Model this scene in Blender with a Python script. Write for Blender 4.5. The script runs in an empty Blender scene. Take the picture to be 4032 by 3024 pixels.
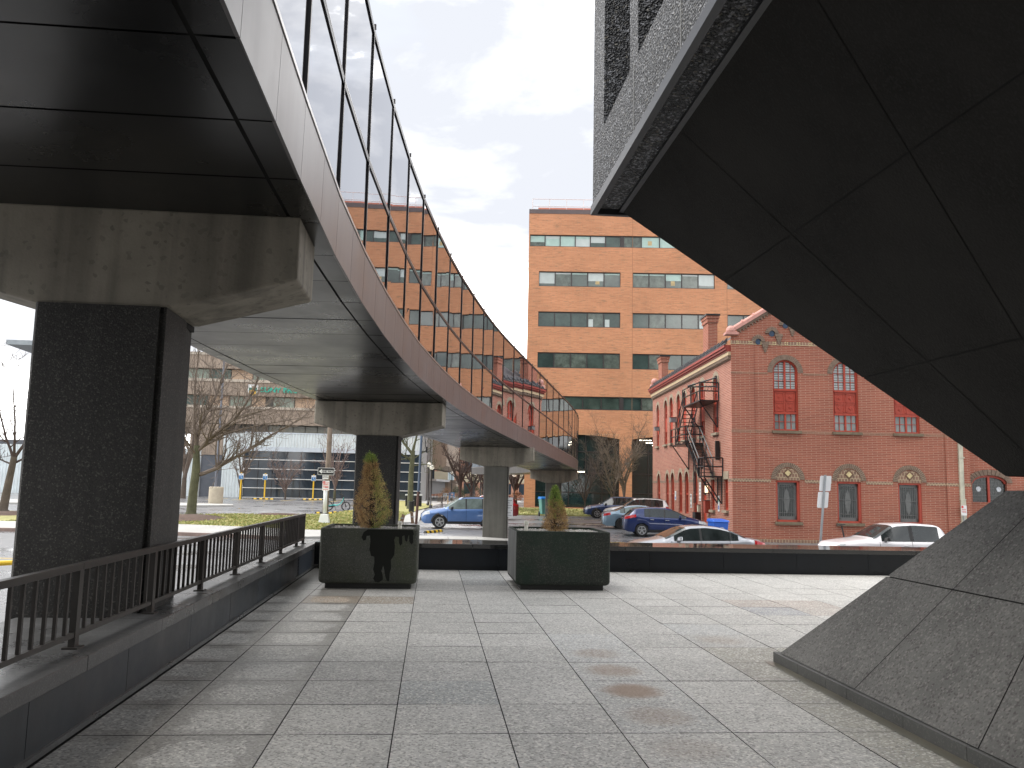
import bpy, math, random
from mathutils import Vector, Matrix
from mathutils.geometry import tessellate_polygon
from math import sin, cos, pi, radians, sqrt
random.seed(7)
S = bpy.context.scene
COL = S.collection
# ------------------------------------------------------------------ camera
cam = bpy.data.cameras.new("camera"); camo = bpy.data.objects.new("camera", cam); COL.objects.link(camo)
cam.sensor_width = 36; cam.lens = 29.64; cam.clip_start = .05; cam.clip_end = 2000
yaw, pitch, roll = radians(5.204), radians(6.948), radians(1.2395)
fw = Vector((sin(yaw)*cos(pitch), cos(yaw)*cos(pitch), sin(pitch)))
rt = Vector((cos(yaw), -sin(yaw), 0)); up = rt.cross(fw)
rt2 = rt*cos(roll)+up*sin(roll); up2 = -rt*sin(roll)+up*cos(roll)
m = Matrix((rt2, up2, -fw)).transposed().to_4x4(); m.translation = (0, 0, 1.6)
camo.matrix_world = m; S.camera = camo
# ------------------------------------------------------------------ light
SUN_EL, SUN_AZ = radians(52), radians(-75)      # azimuth from +Y towards +X
w = bpy.data.worlds.new("World"); S.world = w; w.use_nodes = True
nt = w.node_tree; nt.nodes.clear()
def wn(t, **k):
    n = nt.nodes.new(t)
    for a, b in k.items(): setattr(n, a, b)
    return n
out = wn('ShaderNodeOutputWorld'); mix = wn('ShaderNodeMixShader')
b1 = wn('ShaderNodeBackground'); b2 = wn('ShaderNodeBackground')
sky = wn('ShaderNodeTexSky', sky_type='NISHITA', sun_disc=False, sun_elevation=SUN_EL, sun_rotation=SUN_AZ)
sky.air_density = 1.5; sky.dust_density = 3
nt.links.new(sky.outputs[0], b1.inputs[0]); b1.inputs[1].default_value = .12
tc = wn('ShaderNodeTexCoord'); mp = wn('ShaderNodeMapping'); mp.inputs['Scale'].default_value = (1, 1, 2.4)
n1 = wn('ShaderNodeTexNoise'); n1.inputs['Scale'].default_value = 3.1; n1.inputs['Detail'].default_value = 9; n1.inputs['Roughness'].default_value = .56; n1.inputs['Distortion'].default_value = .35
cr = wn('ShaderNodeValToRGB'); cr.color_ramp.elements[0].position = .42; cr.color_ramp.elements[0].color = (.170, .176, .190, 1)
cr.color_ramp.elements[1].position = .60; cr.color_ramp.elements[1].color = (1.0, .992, .975, 1)
e = cr.color_ramp.elements.new(.50); e.color = (.235, .238, .246, 1)
nt.links.new(tc.outputs['Generated'], mp.inputs[0]); nt.links.new(mp.outputs[0], n1.inputs[0]); nt.links.new(n1.outputs[0], cr.inputs[0])
nt.links.new(cr.outputs[0], b2.inputs[0]); b2.inputs[1].default_value = 1.05
n2 = wn('ShaderNodeTexNoise'); n2.inputs['Scale'].default_value = 1.7; n2.inputs['Detail'].default_value = 5
r2 = wn('ShaderNodeMapRange'); r2.inputs[1].default_value = .3; r2.inputs[2].default_value = .5; r2.inputs[3].default_value = .8; r2.inputs[4].default_value = 1
nt.links.new(mp.outputs[0], n2.inputs[0]); nt.links.new(n2.outputs[0], r2.inputs[0]); nt.links.new(r2.outputs[0], mix.inputs[0])
nt.links.new(b1.outputs[0], mix.inputs[1]); nt.links.new(b2.outputs[0], mix.inputs[2]); nt.links.new(mix.outputs[0], out.inputs[0])
sl = bpy.data.lights.new("sun", 'SUN'); sl.energy = .75; sl.angle = radians(45); sl.color = (1, .96, .9)
so = bpy.data.objects.new("sun", sl); COL.objects.link(so)
d = Vector((sin(SUN_AZ)*cos(SUN_EL), cos(SUN_AZ)*cos(SUN_EL), sin(SUN_EL)))
so.rotation_euler = d.to_track_quat('Z', 'Y').to_euler(); so.location = (0, 0, 60)
S.view_settings.view_transform = 'Standard'; S.view_settings.look = 'None'; S.view_settings.gamma = 1
S.view_settings.exposure = 2.3
S.render.engine = 'CYCLES'
S.cycles.max_bounces = 6; S.cycles.glossy_bounces = 4; S.cycles.transmission_bounces = 4; S.cycles.use_denoising = True
# ------------------------------------------------------------------ materials
MATS = {}
def mat(name, base, rough=.6, metal=0., var=.12, vs=1.5, speck=None, bump=None, streak=0., spec=.5, vcol=False, coat=0., emis=None, rvar=0., alpha=1, trans=0., bdist=.01, sheen=None):
    """procedural principled material; var = large mottling, speck=(color,scale,amount,thresh), bump=(scale,strength)"""
    if name in MATS: return MATS[name]
    M = bpy.data.materials.new(name); M.use_nodes = True; t = M.node_tree; N = t.nodes; L = t.links
    P = N['Principled BSDF']
    def nn(ty, **k):
        x = N.new(ty)
        for a, b in k.items(): setattr(x, a, b)
        return x
    def mx(fac, a, b, bt='MIX'):
        x = nn('ShaderNodeMix', data_type='RGBA', blend_type=bt)
        for s, v in ((0, fac), (6, a), (7, b)):
            if hasattr(v, 'is_output') or isinstance(v, bpy.types.NodeSocket): L.new(v, x.inputs[s])
            else: x.inputs[s].default_value = v if s == 0 else (*v[:3], 1)
        return x.outputs[2]
    tc = nn('ShaderNodeTexCoord'); co = tc.outputs['Object']
    if vcol:
        vc = nn('ShaderNodeVertexColor', layer_name='col'); c = vc.outputs[0]
        if base is not None: c = mx(1., c, base, 'MULTIPLY')
    else:
        rgb = nn('ShaderNodeRGB'); rgb.outputs[0].default_value = (*base, 1); c = rgb.outputs[0]
    if var:
        n = nn('ShaderNodeTexNoise'); n.inputs['Scale'].default_value = vs; n.inputs['Detail'].default_value = 6; n.inputs['Roughness'].default_value = .65
        L.new(co, n.inputs[0]); r = nn('ShaderNodeMapRange'); r.inputs[1].default_value = .3; r.inputs[2].default_value = .7
        r.inputs[3].default_value = 1-var; r.inputs[4].default_value = 1+var; L.new(n.outputs[0], r.inputs[0])
        c = mx(1., c, r.outputs[0], 'MULTIPLY')
        if rvar:
            r3 = nn('ShaderNodeMapRange'); r3.inputs[1].default_value = .3; r3.inputs[2].default_value = .7; r3.inputs[3].default_value = max(0, rough-rvar); r3.inputs[4].default_value = rough+rvar
            L.new(n.outputs[0], r3.inputs[0]); L.new(r3.outputs[0], P.inputs['Roughness'])
    if streak:
        m2 = nn('ShaderNodeMapping'); m2.inputs['Scale'].default_value = (2.6, 2.6, .22); L.new(co, m2.inputs[0])
        n = nn('ShaderNodeTexNoise'); n.inputs['Scale'].default_value = 1.5; n.inputs['Detail'].default_value = 7; n.inputs['Distortion'].default_value = .6; L.new(m2.outputs[0], n.inputs[0])
        r = nn('ShaderNodeMapRange'); r.inputs[1].default_value = .42; r.inputs[2].default_value = .7; r.inputs[3].default_value = 1; r.inputs[4].default_value = 1-streak
        L.new(n.outputs[0], r.inputs[0]); c = mx(1., c, r.outputs[0], 'MULTIPLY')
    if speck:
        for sc_, sz, am, th in (speck if isinstance(speck, list) else [speck]):
            v = nn('ShaderNodeTexVoronoi'); v.inputs['Scale'].default_value = sz; L.new(co, v.inputs['Vector'])
            sp = nn('ShaderNodeSeparateColor'); L.new(v.outputs['Color'], sp.inputs[0])
            r = nn('ShaderNodeMapRange'); r.inputs[1].default_value = th; r.inputs[2].default_value = min(1, th+.25); r.inputs[3].default_value = 0; r.inputs[4].default_value = am
            L.new(sp.outputs[0], r.inputs[0]); c = mx(r.outputs[0], c, sc_)
    L.new(c, P.inputs['Base Color'])
    if not rvar: P.inputs['Roughness'].default_value = rough
    P.inputs['Metallic'].default_value = metal; P.inputs['Specular IOR Level'].default_value = spec
    P.inputs['Coat Weight'].default_value = coat; P.inputs['Coat Roughness'].default_value = .04
    if trans: P.inputs['Transmission Weight'].default_value = trans; P.inputs['IOR'].default_value = 1.3
    if emis: P.inputs['Emission Color'].default_value = (*emis[0], 1); P.inputs['Emission Strength'].default_value = emis[1]
    if bump:
        n = nn('ShaderNodeTexVoronoi' if len(bump) > 2 else 'ShaderNodeTexNoise'); n.inputs['Scale'].default_value = bump[0]
        L.new(co, n.inputs['Vector']); bp = nn('ShaderNodeBump'); bp.inputs['Strength'].default_value = bump[1]; bp.inputs['Distance'].default_value = bdist
        L.new(n.outputs[0], bp.inputs['Height']); L.new(bp.outputs[0], P.inputs['Normal'])
    MATS[name] = M; return M
def brickmat(name, c1, c2, mort, bw, bh, ms, var=.15, patch=None, rough=.85):
    M = bpy.data.materials.new(name); M.use_nodes = True; t = M.node_tree; N = t.nodes; L = t.links; P = N['Principled BSDF']
    uv = N.new('ShaderNodeUVMap'); uv.uv_map = 'UVMap'
    b = N.new('ShaderNodeTexBrick'); b.offset = .5; b.squash = 1
    for k, v in (('Color1', (*c1, 1)), ('Color2', (*c2, 1)), ('Mortar', (*mort, 1)), ('Scale', 1), ('Mortar Size', ms), ('Mortar Smooth', .2), ('Bias', 0), ('Brick Width', bw), ('Row Height', bh)): b.inputs[k].default_value = v
    L.new(uv.outputs[0], b.inputs['Vector']); c = b.outputs[0]
    def mul(c, scale, lo, hi, sx=1, sy=1):
        mp = N.new('ShaderNodeMapping'); mp.inputs['Scale'].default_value = (sx, sy, 1); L.new(uv.outputs[0], mp.inputs[0])
        n = N.new('ShaderNodeTexNoise'); n.inputs['Scale'].default_value = scale; n.inputs['Detail'].default_value = 5; L.new(mp.outputs[0], n.inputs[0])
        r = N.new('ShaderNodeMapRange'); r.inputs[1].default_value = .3; r.inputs[2].default_value = .7; r.inputs[3].default_value = lo; r.inputs[4].default_value = hi; L.new(n.outputs[0], r.inputs[0])
        x = N.new('ShaderNodeMix'); x.data_type = 'RGBA'; x.blend_type = 'MULTIPLY'; x.inputs[0].default_value = 1; L.new(c, x.inputs[6]); L.new(r.outputs[0], x.inputs[7]); return x.outputs[2]
    c = mul(c, .25, 1-var, 1+var)
    if patch:   # courses of odd coloured bricks, laid by the masons
        mp = N.new('ShaderNodeMapping'); mp.inputs['Scale'].default_value = (patch[1], patch[2], 1); L.new(uv.outputs[0], mp.inputs[0])
        n = N.new('ShaderNodeTexNoise'); n.inputs['Scale'].default_value = 1; n.inputs['Detail'].default_value = 3; n.inputs['Roughness'].default_value = .8; L.new(mp.outputs[0], n.inputs[0])
        r = N.new('ShaderNodeMapRange'); r.inputs[1].default_value = patch[3]; r.inputs[2].default_value = patch[3]+.06; r.inputs[4].default_value = patch[4]; L.new(n.outputs[0], r.inputs[0])
        x = N.new('ShaderNodeMix'); x.data_type = 'RGBA'; L.new(r.outputs[0], x.inputs[0]); L.new(c, x.inputs[6]); x.inputs[7].default_value = (*patch[0], 1); c = x.outputs[2]
    L.new(c, P.inputs['Base Color']); P.inputs['Roughness'].default_value = rough; P.inputs['Specular IOR Level'].default_value = .25
    bp = N.new('ShaderNodeBump'); bp.inputs['Strength'].default_value = .4; bp.inputs['Distance'].default_value = .01; bp.invert = True
    L.new(b.outputs[1], bp.inputs['Height']); L.new(bp.outputs[0], P.inputs['Normal'])
    MATS[name] = M; return M
# ------------------------------------------------------------------ mesh builder
class Fr:            # a frame on a facade: u along, v up, w outward
    def __init__(s, o, az=0., n=None):
        s.o = Vector((o[0], o[1], o[2] if len(o) > 2 else 0)); s.u = Vector((cos(az), -sin(az), 0))
        s.n = Vector(n) if n else Vector((-sin(az), -cos(az), 0))
    def __call__(s, u, v, w=0): return s.o+s.u*u+Vector((0, 0, v))+s.n*w
WF = Fr((0, 0, 0), 0); WF.n = Vector((0, 1, 0))
WF.__class__ = Fr
def XYZ(x, y, z): return Vector((x, y, z))
class MB:
    def __init__(s): s.v = []; s.f = []; s.m = []; s.c = []
    def quad(s, pts, mi=0, col=None):
        k = len(s.v); s.v += [Vector(p) for p in pts]; s.f.append(tuple(range(k, k+len(pts)))); s.m.append(mi); s.c.append(col)
        return s
    def hexa(s, P, mi=0, col=None):   # 8 corners: bottom 4 ccw, top 4 ccw
        k = len(s.v); s.v += [Vector(p) for p in P]
        for f in ((3, 2, 1, 0), (4, 5, 6, 7), (0, 1, 5, 4), (1, 2, 6, 5), (2, 3, 7, 6), (3, 0, 4, 7)):
            s.f.append(tuple(k+i for i in f)); s.m.append(mi); s.c.append(col)
        return s
    def box(s, x0, x1, y0, y1, z0, z1, mi=0, col=None, f=None):
        if f: return s.hexa([f(x0, z0, y0), f(x1, z0, y0), f(x1, z0, y1), f(x0, z0, y1), f(x0, z1, y0), f(x1, z1, y0), f(x1, z1, y1), f(x0, z1, y1)], mi, col)
        return s.hexa([(x0, y0, z0), (x1, y0, z0), (x1, y1, z0), (x0, y1, z0), (x0, y0, z1), (x1, y0, z1), (x1, y1, z1), (x0, y1, z1)], mi, col)
    def prism(s, poly, z0, z1, mi=0, fn=None):   # poly in xy, extruded in z (fn maps x,y,z)
        fn = fn or XYZ; n = len(poly); k = len(s.v)
        s.v += [fn(x, y, z0) for x, y in poly]+[fn(x, y, z1) for x, y in poly]
        s.f.append(tuple(range(k+n-1, k-1, -1))); s.f.append(tuple(range(k+n, k+2*n))); s.m += [mi, mi]; s.c += [None, None]
        for i in range(n): j = (i+1) % n; s.f.append((k+i, k+j, k+n+j, k+n+i)); s.m.append(mi); s.c.append(None)
        return s
    def tube(s, pts, rad, n=6, mi=0, cap=True, col=None):
        pts = [Vector(p) for p in pts]; rad = rad if hasattr(rad, '__len__') else [rad]*len(pts)
        k0 = len(s.v); prev = None
        for i, p in enumerate(pts):
            t = (pts[min(i+1, len(pts)-1)]-pts[max(i-1, 0)]).normalized()
            a = Vector((0, 0, 1)) if abs(t.z) < .9 else Vector((1, 0, 0))
            if prev is not None: a = prev
            x = (a-t*a.dot(t)).normalized(); y = t.cross(x); prev = x
            for q in range(n): an = 2*pi*q/n; s.v.append(p+(x*cos(an)+y*sin(an))*rad[i])
        for i in range(len(pts)-1):
            for q in range(n):
                r = (q+1) % n; s.f.append((k0+i*n+q, k0+i*n+r, k0+(i+1)*n+r, k0+(i+1)*n+q)); s.m.append(mi); s.c.append(col)
        if cap:
            s.f.append(tuple(k0+q for q in range(n-1, -1, -1))); s.f.append(tuple(k0+(len(pts)-1)*n+q for q in range(n))); s.m += [mi, mi]; s.c += [col, col]
        return s
    def lathe(s, prof, c=(0, 0, 0), n=20, mi=0, fn=None):   # prof [(r,z)]
        k = len(s.v); c = Vector(c)
        for r, z in prof:
            for q in range(n):
                a = 2*pi*q/n; p = Vector((r*cos(a), r*sin(a), z)); s.v.append(c+(fn(p) if fn else p))
        for i in range(len(prof)-1):
            for q in range(n):
                r = (q+1) % n; s.f.append((k+i*n+q, k+i*n+r, k+(i+1)*n+r, k+(i+1)*n+q)); s.m.append(mi); s.c.append(None)
        return s
    def ball(s, c, r, n=10, mi=0, sc=(1, 1, 1)):
        pr = [(max(.0001, r*sin(pi*i/(n-1))), -r*cos(pi*i/(n-1))) for i in range(n)]
        return s.lathe(pr, c, n*2-4, mi, lambda p: Vector((p.x*sc[0], p.y*sc[1], p.z*sc[2])))
    def holes(s, outer, hs, fn, depth=0, mi=0, mr=None):   # wall polygon with holes and reveals going inwards
        loops = [outer]+hs; pts = [p for l in loops for p in l]
        tr = tessellate_polygon([[Vector((a, b, 0)) for a, b in l] for l in loops])
        k = len(s.v); s.v += [fn(a, b, 0) for a, b in pts]
        for t in tr:
            A, B, C = (Vector(pts[i]) for i in t)
            if (B-A).cross(C-A) < 0: t = (t[0], t[2], t[1])
            s.f.append(tuple(k+i for i in t)); s.m.append(mi); s.c.append(None)
        if depth:
            for h in hs:
                for i in range(len(h)):
                    a, b = h[i], h[(i+1) % len(h)]
                    s.quad([fn(a[0], a[1], 0), fn(b[0], b[1], 0), fn(b[0], b[1], -depth), fn(a[0], a[1], -depth)], mi if mr is None else mr)
        return s
    def build(s, name, mats, parent=None, smooth=False, bevel=0, local=False):
        me = bpy.data.meshes.new(name); off = Vector((0, 0, 0))
        if parent is not None and not local:
            off = Vector(parent['_loc'])
        me.from_pydata([v-off for v in s.v], [], s.f)
        mats = mats if isinstance(mats, (list, tuple)) else [mats]
        for mm in mats: me.materials.append(mm)
        me.polygons.foreach_set('material_index', s.m)
        uv = me.uv_layers.new(name='UVMap'); ud = [0.0]*(2*len(me.loops))
        for p in me.polygons:
            n = p.normal
            if abs(n.z) > .8: t, b = Vector((1, 0, 0)), Vector((0, 1, 0))
            else: t = Vector((-n.y, n.x, 0)).normalized(); b = Vector((0, 0, 1))
            for li in p.loop_indices:
                v = me.vertices[me.loops[li].vertex_index].co+off; ud[2*li] = v.dot(t); ud[2*li+1] = v.dot(b)
        uv.data.foreach_set('uv', ud)
        if any(c is not None for c in s.c):
            ca = me.color_attributes.new('col', 'FLOAT_COLOR', 'CORNER'); cd = []
            for p, c in zip(me.polygons, s.c):
                c = c or (1, 1, 1)
                for _ in p.loop_indices: cd += [c[0], c[1], c[2], c[3] if len(c) > 3 else 1]
            ca.data.foreach_set('color', cd)
        if smooth: me.polygons.foreach_set('use_smooth', [True]*len(me.polygons))
        me.validate(); me.update()
        o = bpy.data.objects.new(name, me); COL.objects.link(o)
        if parent is not None:
            o.parent = parent
            if '_off' in parent: pass
        if parent is not None and not local: o['_loc'] = parent['_loc']
        if bevel:
            bm = o.modifiers.new('bevel', 'BEVEL'); bm.width = bevel; bm.segments = 2; bm.limit_method = 'ANGLE'; bm.angle_limit = radians(40)
        return o
def tag(o, label=None, cat=None, group=None, kind=None):
    for k, v in (('label', label), ('category', cat), ('group', group), ('kind', kind)):
        if v: o[k] = v
    return o
def thing(name, label, cat, loc=(0, 0, 0), rz=0., group=None):
    o = bpy.data.objects.new(name, None); COL.objects.link(o); o.empty_display_size = .2
    o.location = loc; o.rotation_euler = (0, 0, rz); o['_loc'] = tuple(map(float, loc))
    return tag(o, label, cat, group)
def dup(o, loc=None, rz=None, label=None, parent=None):
    c = o.copy(); COL.objects.link(c)
    if parent is not None: c.parent = parent
    if loc is not None: c.location = loc
    if rz is not None: c.rotation_euler = (0, 0, rz)
    if label: c['label'] = label
    for ch in list(o.children): dup(ch, parent=c)
    return c
def single(mb, name, mats, label, cat, loc=None, group=None, kind=None, **k):
    o = mb.build(name, mats, **k)
    if loc: o.location = loc
    return tag(o, label, cat, group, kind)
def text_mesh(txt, size, name, matl, parent, fr, u, v, w, align='CENTER', sx=1., ext=.004, bold=0.):
    cu = bpy.data.curves.new(name, 'FONT'); cu.body = txt; cu.size = size; cu.align_x = align; cu.align_y = 'CENTER'; cu.extrude = ext; cu.offset = bold; cu.resolution_u = 3
    to = bpy.data.objects.new('tmp', cu); COL.objects.link(to); dg = bpy.context.evaluated_depsgraph_get()
    me = bpy.data.meshes.new_from_object(to.evaluated_get(dg)); bpy.data.objects.remove(to); bpy.data.curves.remove(cu)
    off = Vector(parent['_loc']) if parent is not None else Vector((0, 0, 0))
    for vv in me.vertices: vv.co = fr(u+vv.co.x*sx, v+vv.co.y, w+vv.co.z)-off
    me.materials.clear(); me.materials.append(matl); me.name = name
    o = bpy.data.objects.new(name, me); COL.objects.link(o)
    if parent is not None: o.parent = parent; o['_loc'] = parent['_loc']
    return o
def ss(x): x = min(1, max(0, x)); return x*x*(3-2*x)
def gz(x, y): return -.7-.38*ss((x-2)/6)*ss((51-y)/13)   # ground height of the street level
# common materials
BLACK = mat('black_metal', (.012, .012, .014), .35, 0, .2)
DARKGAP = mat('dark_gap', (.006, .006, .006), .9, 0, 0)
CONC = mat('pier_concrete', (.27, .245, .20), .85, 0, .22, .9, streak=.45, bump=(40, .25), speck=((.12, .11, .09), 26, .6, .9))
AGGR = mat('dark_exposed_aggregate', (.028, .0265, .024), .75, 0, .3, .9, speck=[((.16, .15, .135), 90, .45, .78), ((.012, .012, .012), 60, .6, .7)], bump=(70, .4, 1), bdist=.01, streak=.4)
BLKGRAN = mat('black_polished_granite', (.006, .008, .011), .35, 0, .35, 1.2, bump=(60, .03), rvar=.12, streak=.2, spec=.25)
CAPGRAN = mat('honed_granite_coping', (.060, .061, .062), .33, 0, .3, 1.3, speck=((.15, .15, .15), 160, .6, .7), bump=(120, .08), rvar=.15)
FLAMED = mat('flamed_granite', (.135, .132, .124), .8, 0, .3, 1.1, speck=[((.27, .26, .24), 62, .55, .72), ((.04, .03, .03), 66, .55, .72)], bump=(55, .45), bdist=.012)
PANGLASS = mat('office_glass', (.035, .055, .052), .06, 0, .3, .35, spec=.8)
# ================================================================== GROUND
T = 1.6/2.12821
ASPH = mat('wet_asphalt', (.135, .135, .14), .32, 0, .3, .35, speck=((.2, .2, .2), 60, .4, .8), bump=(60, .15), rvar=.3)
WALK = mat('concrete_walk', (.36, .355, .34), .6, 0, .15, .5, speck=((.2, .2, .19), 60, .3, .8), rvar=.15)
GRASSM = mat('winter_lawn', (.27, .26, .10), .95, 0, .45, .9, speck=((.30, .27, .09), 9, .6, .55), bump=(30, .8))
def sheet(name, mt, dz, xs, ys, gap=None):
    mb = MB()
    def in_(x, y): return True
    for i in range(len(xs)-1):
        for j in range(len(ys)-1):
            if gap and gap((xs[i]+xs[i+1])/2, (ys[j]+ys[j+1])/2): continue
            mb.quad([(x, y, gz(x, y)+dz) for x, y in ((xs[i], ys[j]), (xs[i+1], ys[j]), (xs[i+1], ys[j+1]), (xs[i], ys[j+1]))])
    return mb.build(name, mt)
xs = [-900, -300, -100, -60, -30, -20, -12, -8, -4, -2, 0, 1, 2, 3, 4, 5, 6, 7, 8, 10, 14, 20, 40, 100, 300, 900]
ys = [-300, -60, 0, 10, 16, 20, 24, 28, 32, 36, 37, 38, 39, 40, 41, 42, 43, 44, 45, 46, 47, 48, 49, 50, 51, 54, 60, 70, 90, 120, 200, 400, 1500]
tag(sheet('ground', ASPH, 0, xs, ys), kind='structure')
# near street between terrace and lawn: lies lower behind a kerb
def poly_top(name, mt, pts, z0, z1, kind='structure'):
    mb = MB(); mb.prism(pts, z0, z1); o = mb.build(name, mt); return tag(o, kind=kind)
poly_top('sidewalk', WALK, [(-40, 37.8), (-17.8, 37.6), (-10.4, 36.6), (-8, 35.9), (-6.6, 35.1), (-5.6, 34.6), (-1.5, 37), (-3.7, 40.3), (-5.4, 40), (-9.7, 42.1), (-12.3, 43.2), (-20.4, 43.3), (-40, 43.6)], -.9, -.56)
KERB = mat('kerb_stone', (.22, .16, .14), .8, 0, .3, 2)
kb = MB(); kp = [(-40, 37.6), (-17.8, 37.4), (-10.4, 36.4), (-8, 35.7), (-6.6, 34.9), (-5.7, 34.4)]
for a, b in zip(kp, kp[1:]): kb.hexa([(a[0], a[1], -.9), (b[0], b[1], -.9), (b[0], b[1]+.2, -.9), (a[0], a[1]+.2, -.9), (a[0], a[1], -.555), (b[0], b[1], -.555), (b[0], b[1]+.2, -.555), (a[0], a[1]+.2, -.555)])
tag(kb.build('kerb', KERB), kind='structure')
sw = MB()     # paving strip behind the far terrace wall, at the foot of the third pier
for i in range(26):
    x = -3+i*1.25; sw.hexa([(x+.01, 36.3, -1.2), (x+1.24, 36.3, -1.2), (x+1.24, 38.35, -1.2), (x+.01, 38.35, -1.2)]+[(a, b, gz(a, b)+.05) for a, b in ((x+.01, 36.3), (x+1.24, 36.3), (x+1.24, 38.35), (x+.01, 38.35))])
tag(sw.build('pavement_strip', WALK), kind='structure')
lawn = [(-40, 43.6), (-20.4, 43.3), (-12.3, 43.2), (-9.7, 42.1), (-5.4, 40), (-3.7, 40.3), (-2.0, 52), (-1.9, 64), (-1.3, 75), (-.1, 89.5), (.1, 98), (-3.6, 118), (-6.5, 118), (-6.6, 75), (-7.4, 62), (-10.3, 59.9), (-13.4, 59.5), (-15.9, 56), (-40, 60)]
poly_top('lawn', GRASSM, lawn, -.9, -.62)
poly_top('lawn_strip', GRASSM, [(6.0, 69.5), (30, 68.5), (30, 91), (5.5, 91.6), (3.2, 84)], -.9, -.60)
poly_top('footpath', WALK, [(-.8, 52), (-.65, 85), (.9, 103), (3.5, 128), (12, 160), (4, 170), (-.6, 125), (-.3, 98), (-.1, 89.6), (-1.3, 75), (-1.9, 64), (-1.9, 52)], -.9, -.66)
poly_top('footpath_plaza', WALK, [(-.5, 105), (4, 105), (14, 128), (14, 170), (-3, 170), (-3.3, 119)], -.9, -.665)
poly_top('parking_island', WALK, [(-40, 84), (-23.5, 83), (-18.3, 80.7), (-17.6, 77.9), (-21, 74), (-40, 73)], -.9, -.55)
# grass blades as one stuff object
gb = MB(); rg = random.Random(3)
def inside(p, poly):
    x, y = p; c = False; j = len(poly)-1
    for i in range(len(poly)):
        if (poly[i][1] > y) != (poly[j][1] > y) and x < (poly[j][0]-poly[i][0])*(y-poly[i][1])/(poly[j][1]-poly[i][1])+poly[i][0]: c = not c
        j = i
    return c
for _ in range(26000):
    if rg.random() < .8: x, y, z = rg.uniform(-21, -1.2), 40+rg.random()**1.3*30, -.62; P = lawn
    else: x, y, z = rg.uniform(6, 24), rg.uniform(69, 91), -.6; P = [(6.0, 69.5), (30, 68.5), (30, 91), (5.5, 91.6)]
    if not inside((x, y), P): continue
    a = rg.uniform(0, pi); s_ = rg.uniform(.05, .13); h = rg.uniform(.03, .08)
    c = rg.choice([(.25, .27, .09), (.33, .32, .12), (.42, .37, .17), (.21, .25, .08)])
    gb.quad([(x-cos(a)*s_, y-sin(a)*s_, z), (x+cos(a)*s_, y+sin(a)*s_, z), (x+.02*sin(a), y+.03*cos(a), z+h)], col=c)
tag(gb.build('grass', mat('grass_blade', None, .9, 0, 0, vcol=True)), 'tufts of short winter grass on the lawns', 'grass', kind='stuff')
MULCH = mat('brown_mulch', (.075, .045, .032), .95, 0, .4, 3, bump=(20, 1))
mm = MB()
for cx, cy, rx, ry, h in ((-14.2, 50.8, 2.3, 4.2, .18), (-24.8, 52.5, 1.7, 2.6, .16), (-10.2, 58.5, 1.9, .7, .12), (-4.2, 77, 1.2, 2.5, .1)):
    R_ = random.Random(int(cx*9)); k = len(mm.v)
    ring = [(cx+rx*cos(a)*(1+R_.uniform(-.1, .1)), cy+ry*sin(a)*(1+R_.uniform(-.1, .1))) for a in [i*2*pi/22 for i in range(22)]]
    for (a, b), (c, d_) in zip(ring, ring[1:]+ring[:1]):
        m1 = (cx+(a-cx)*.55, cy+(b-cy)*.55); m2 = (cx+(c-cx)*.55, cy+(d_-cy)*.55)
        mm.quad([(a, b, -.63), (c, d_, -.63), (*m2, -.6+h*.8), (*m1, -.6+h*.8)]); mm.quad([(*m1, -.6+h*.8), (*m2, -.6+h*.8), (cx, cy, -.6+h)])
tag(mm.build('mulch', MULCH, smooth=True), 'brown bark mulch mounded round the bare trees', 'mulch', kind='stuff')
# road paint
YEL = mat('yellow_road_paint', (.75, .52, .08), .7, 0, .3, 3); WHT = mat('white_road_paint', (.7, .7, .68), .7, 0, .2, 3)
rp = MB()
for x0, y0, x1, y1, wd in [(-40, 29.2, -10, 25, .1)]:
    rp.quad([(x0, y0, -.696), (x1, y1, -.696), (x1, y1+wd, -.696), (x0, y0+wd, -.696)])
for i in range(7):
    x = -27+i*2.9; rp.quad([(x, 105, -.696), (x+.15, 105, -.696), (x+.6, 114, -.696), (x+.45, 114, -.696)])
for y in (41.5, 47.8, 54.5, 61.5): rp.quad([(8.8, y, gz(9, y)+.005), (12.5, y+.4, gz(12.5, y)+.005), (12.5, y+.52, gz(12.5, y)+.005), (8.8, y+.12, gz(9, y)+.005)])
tag(rp.build('road_markings', YEL), kind='structure')
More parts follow.
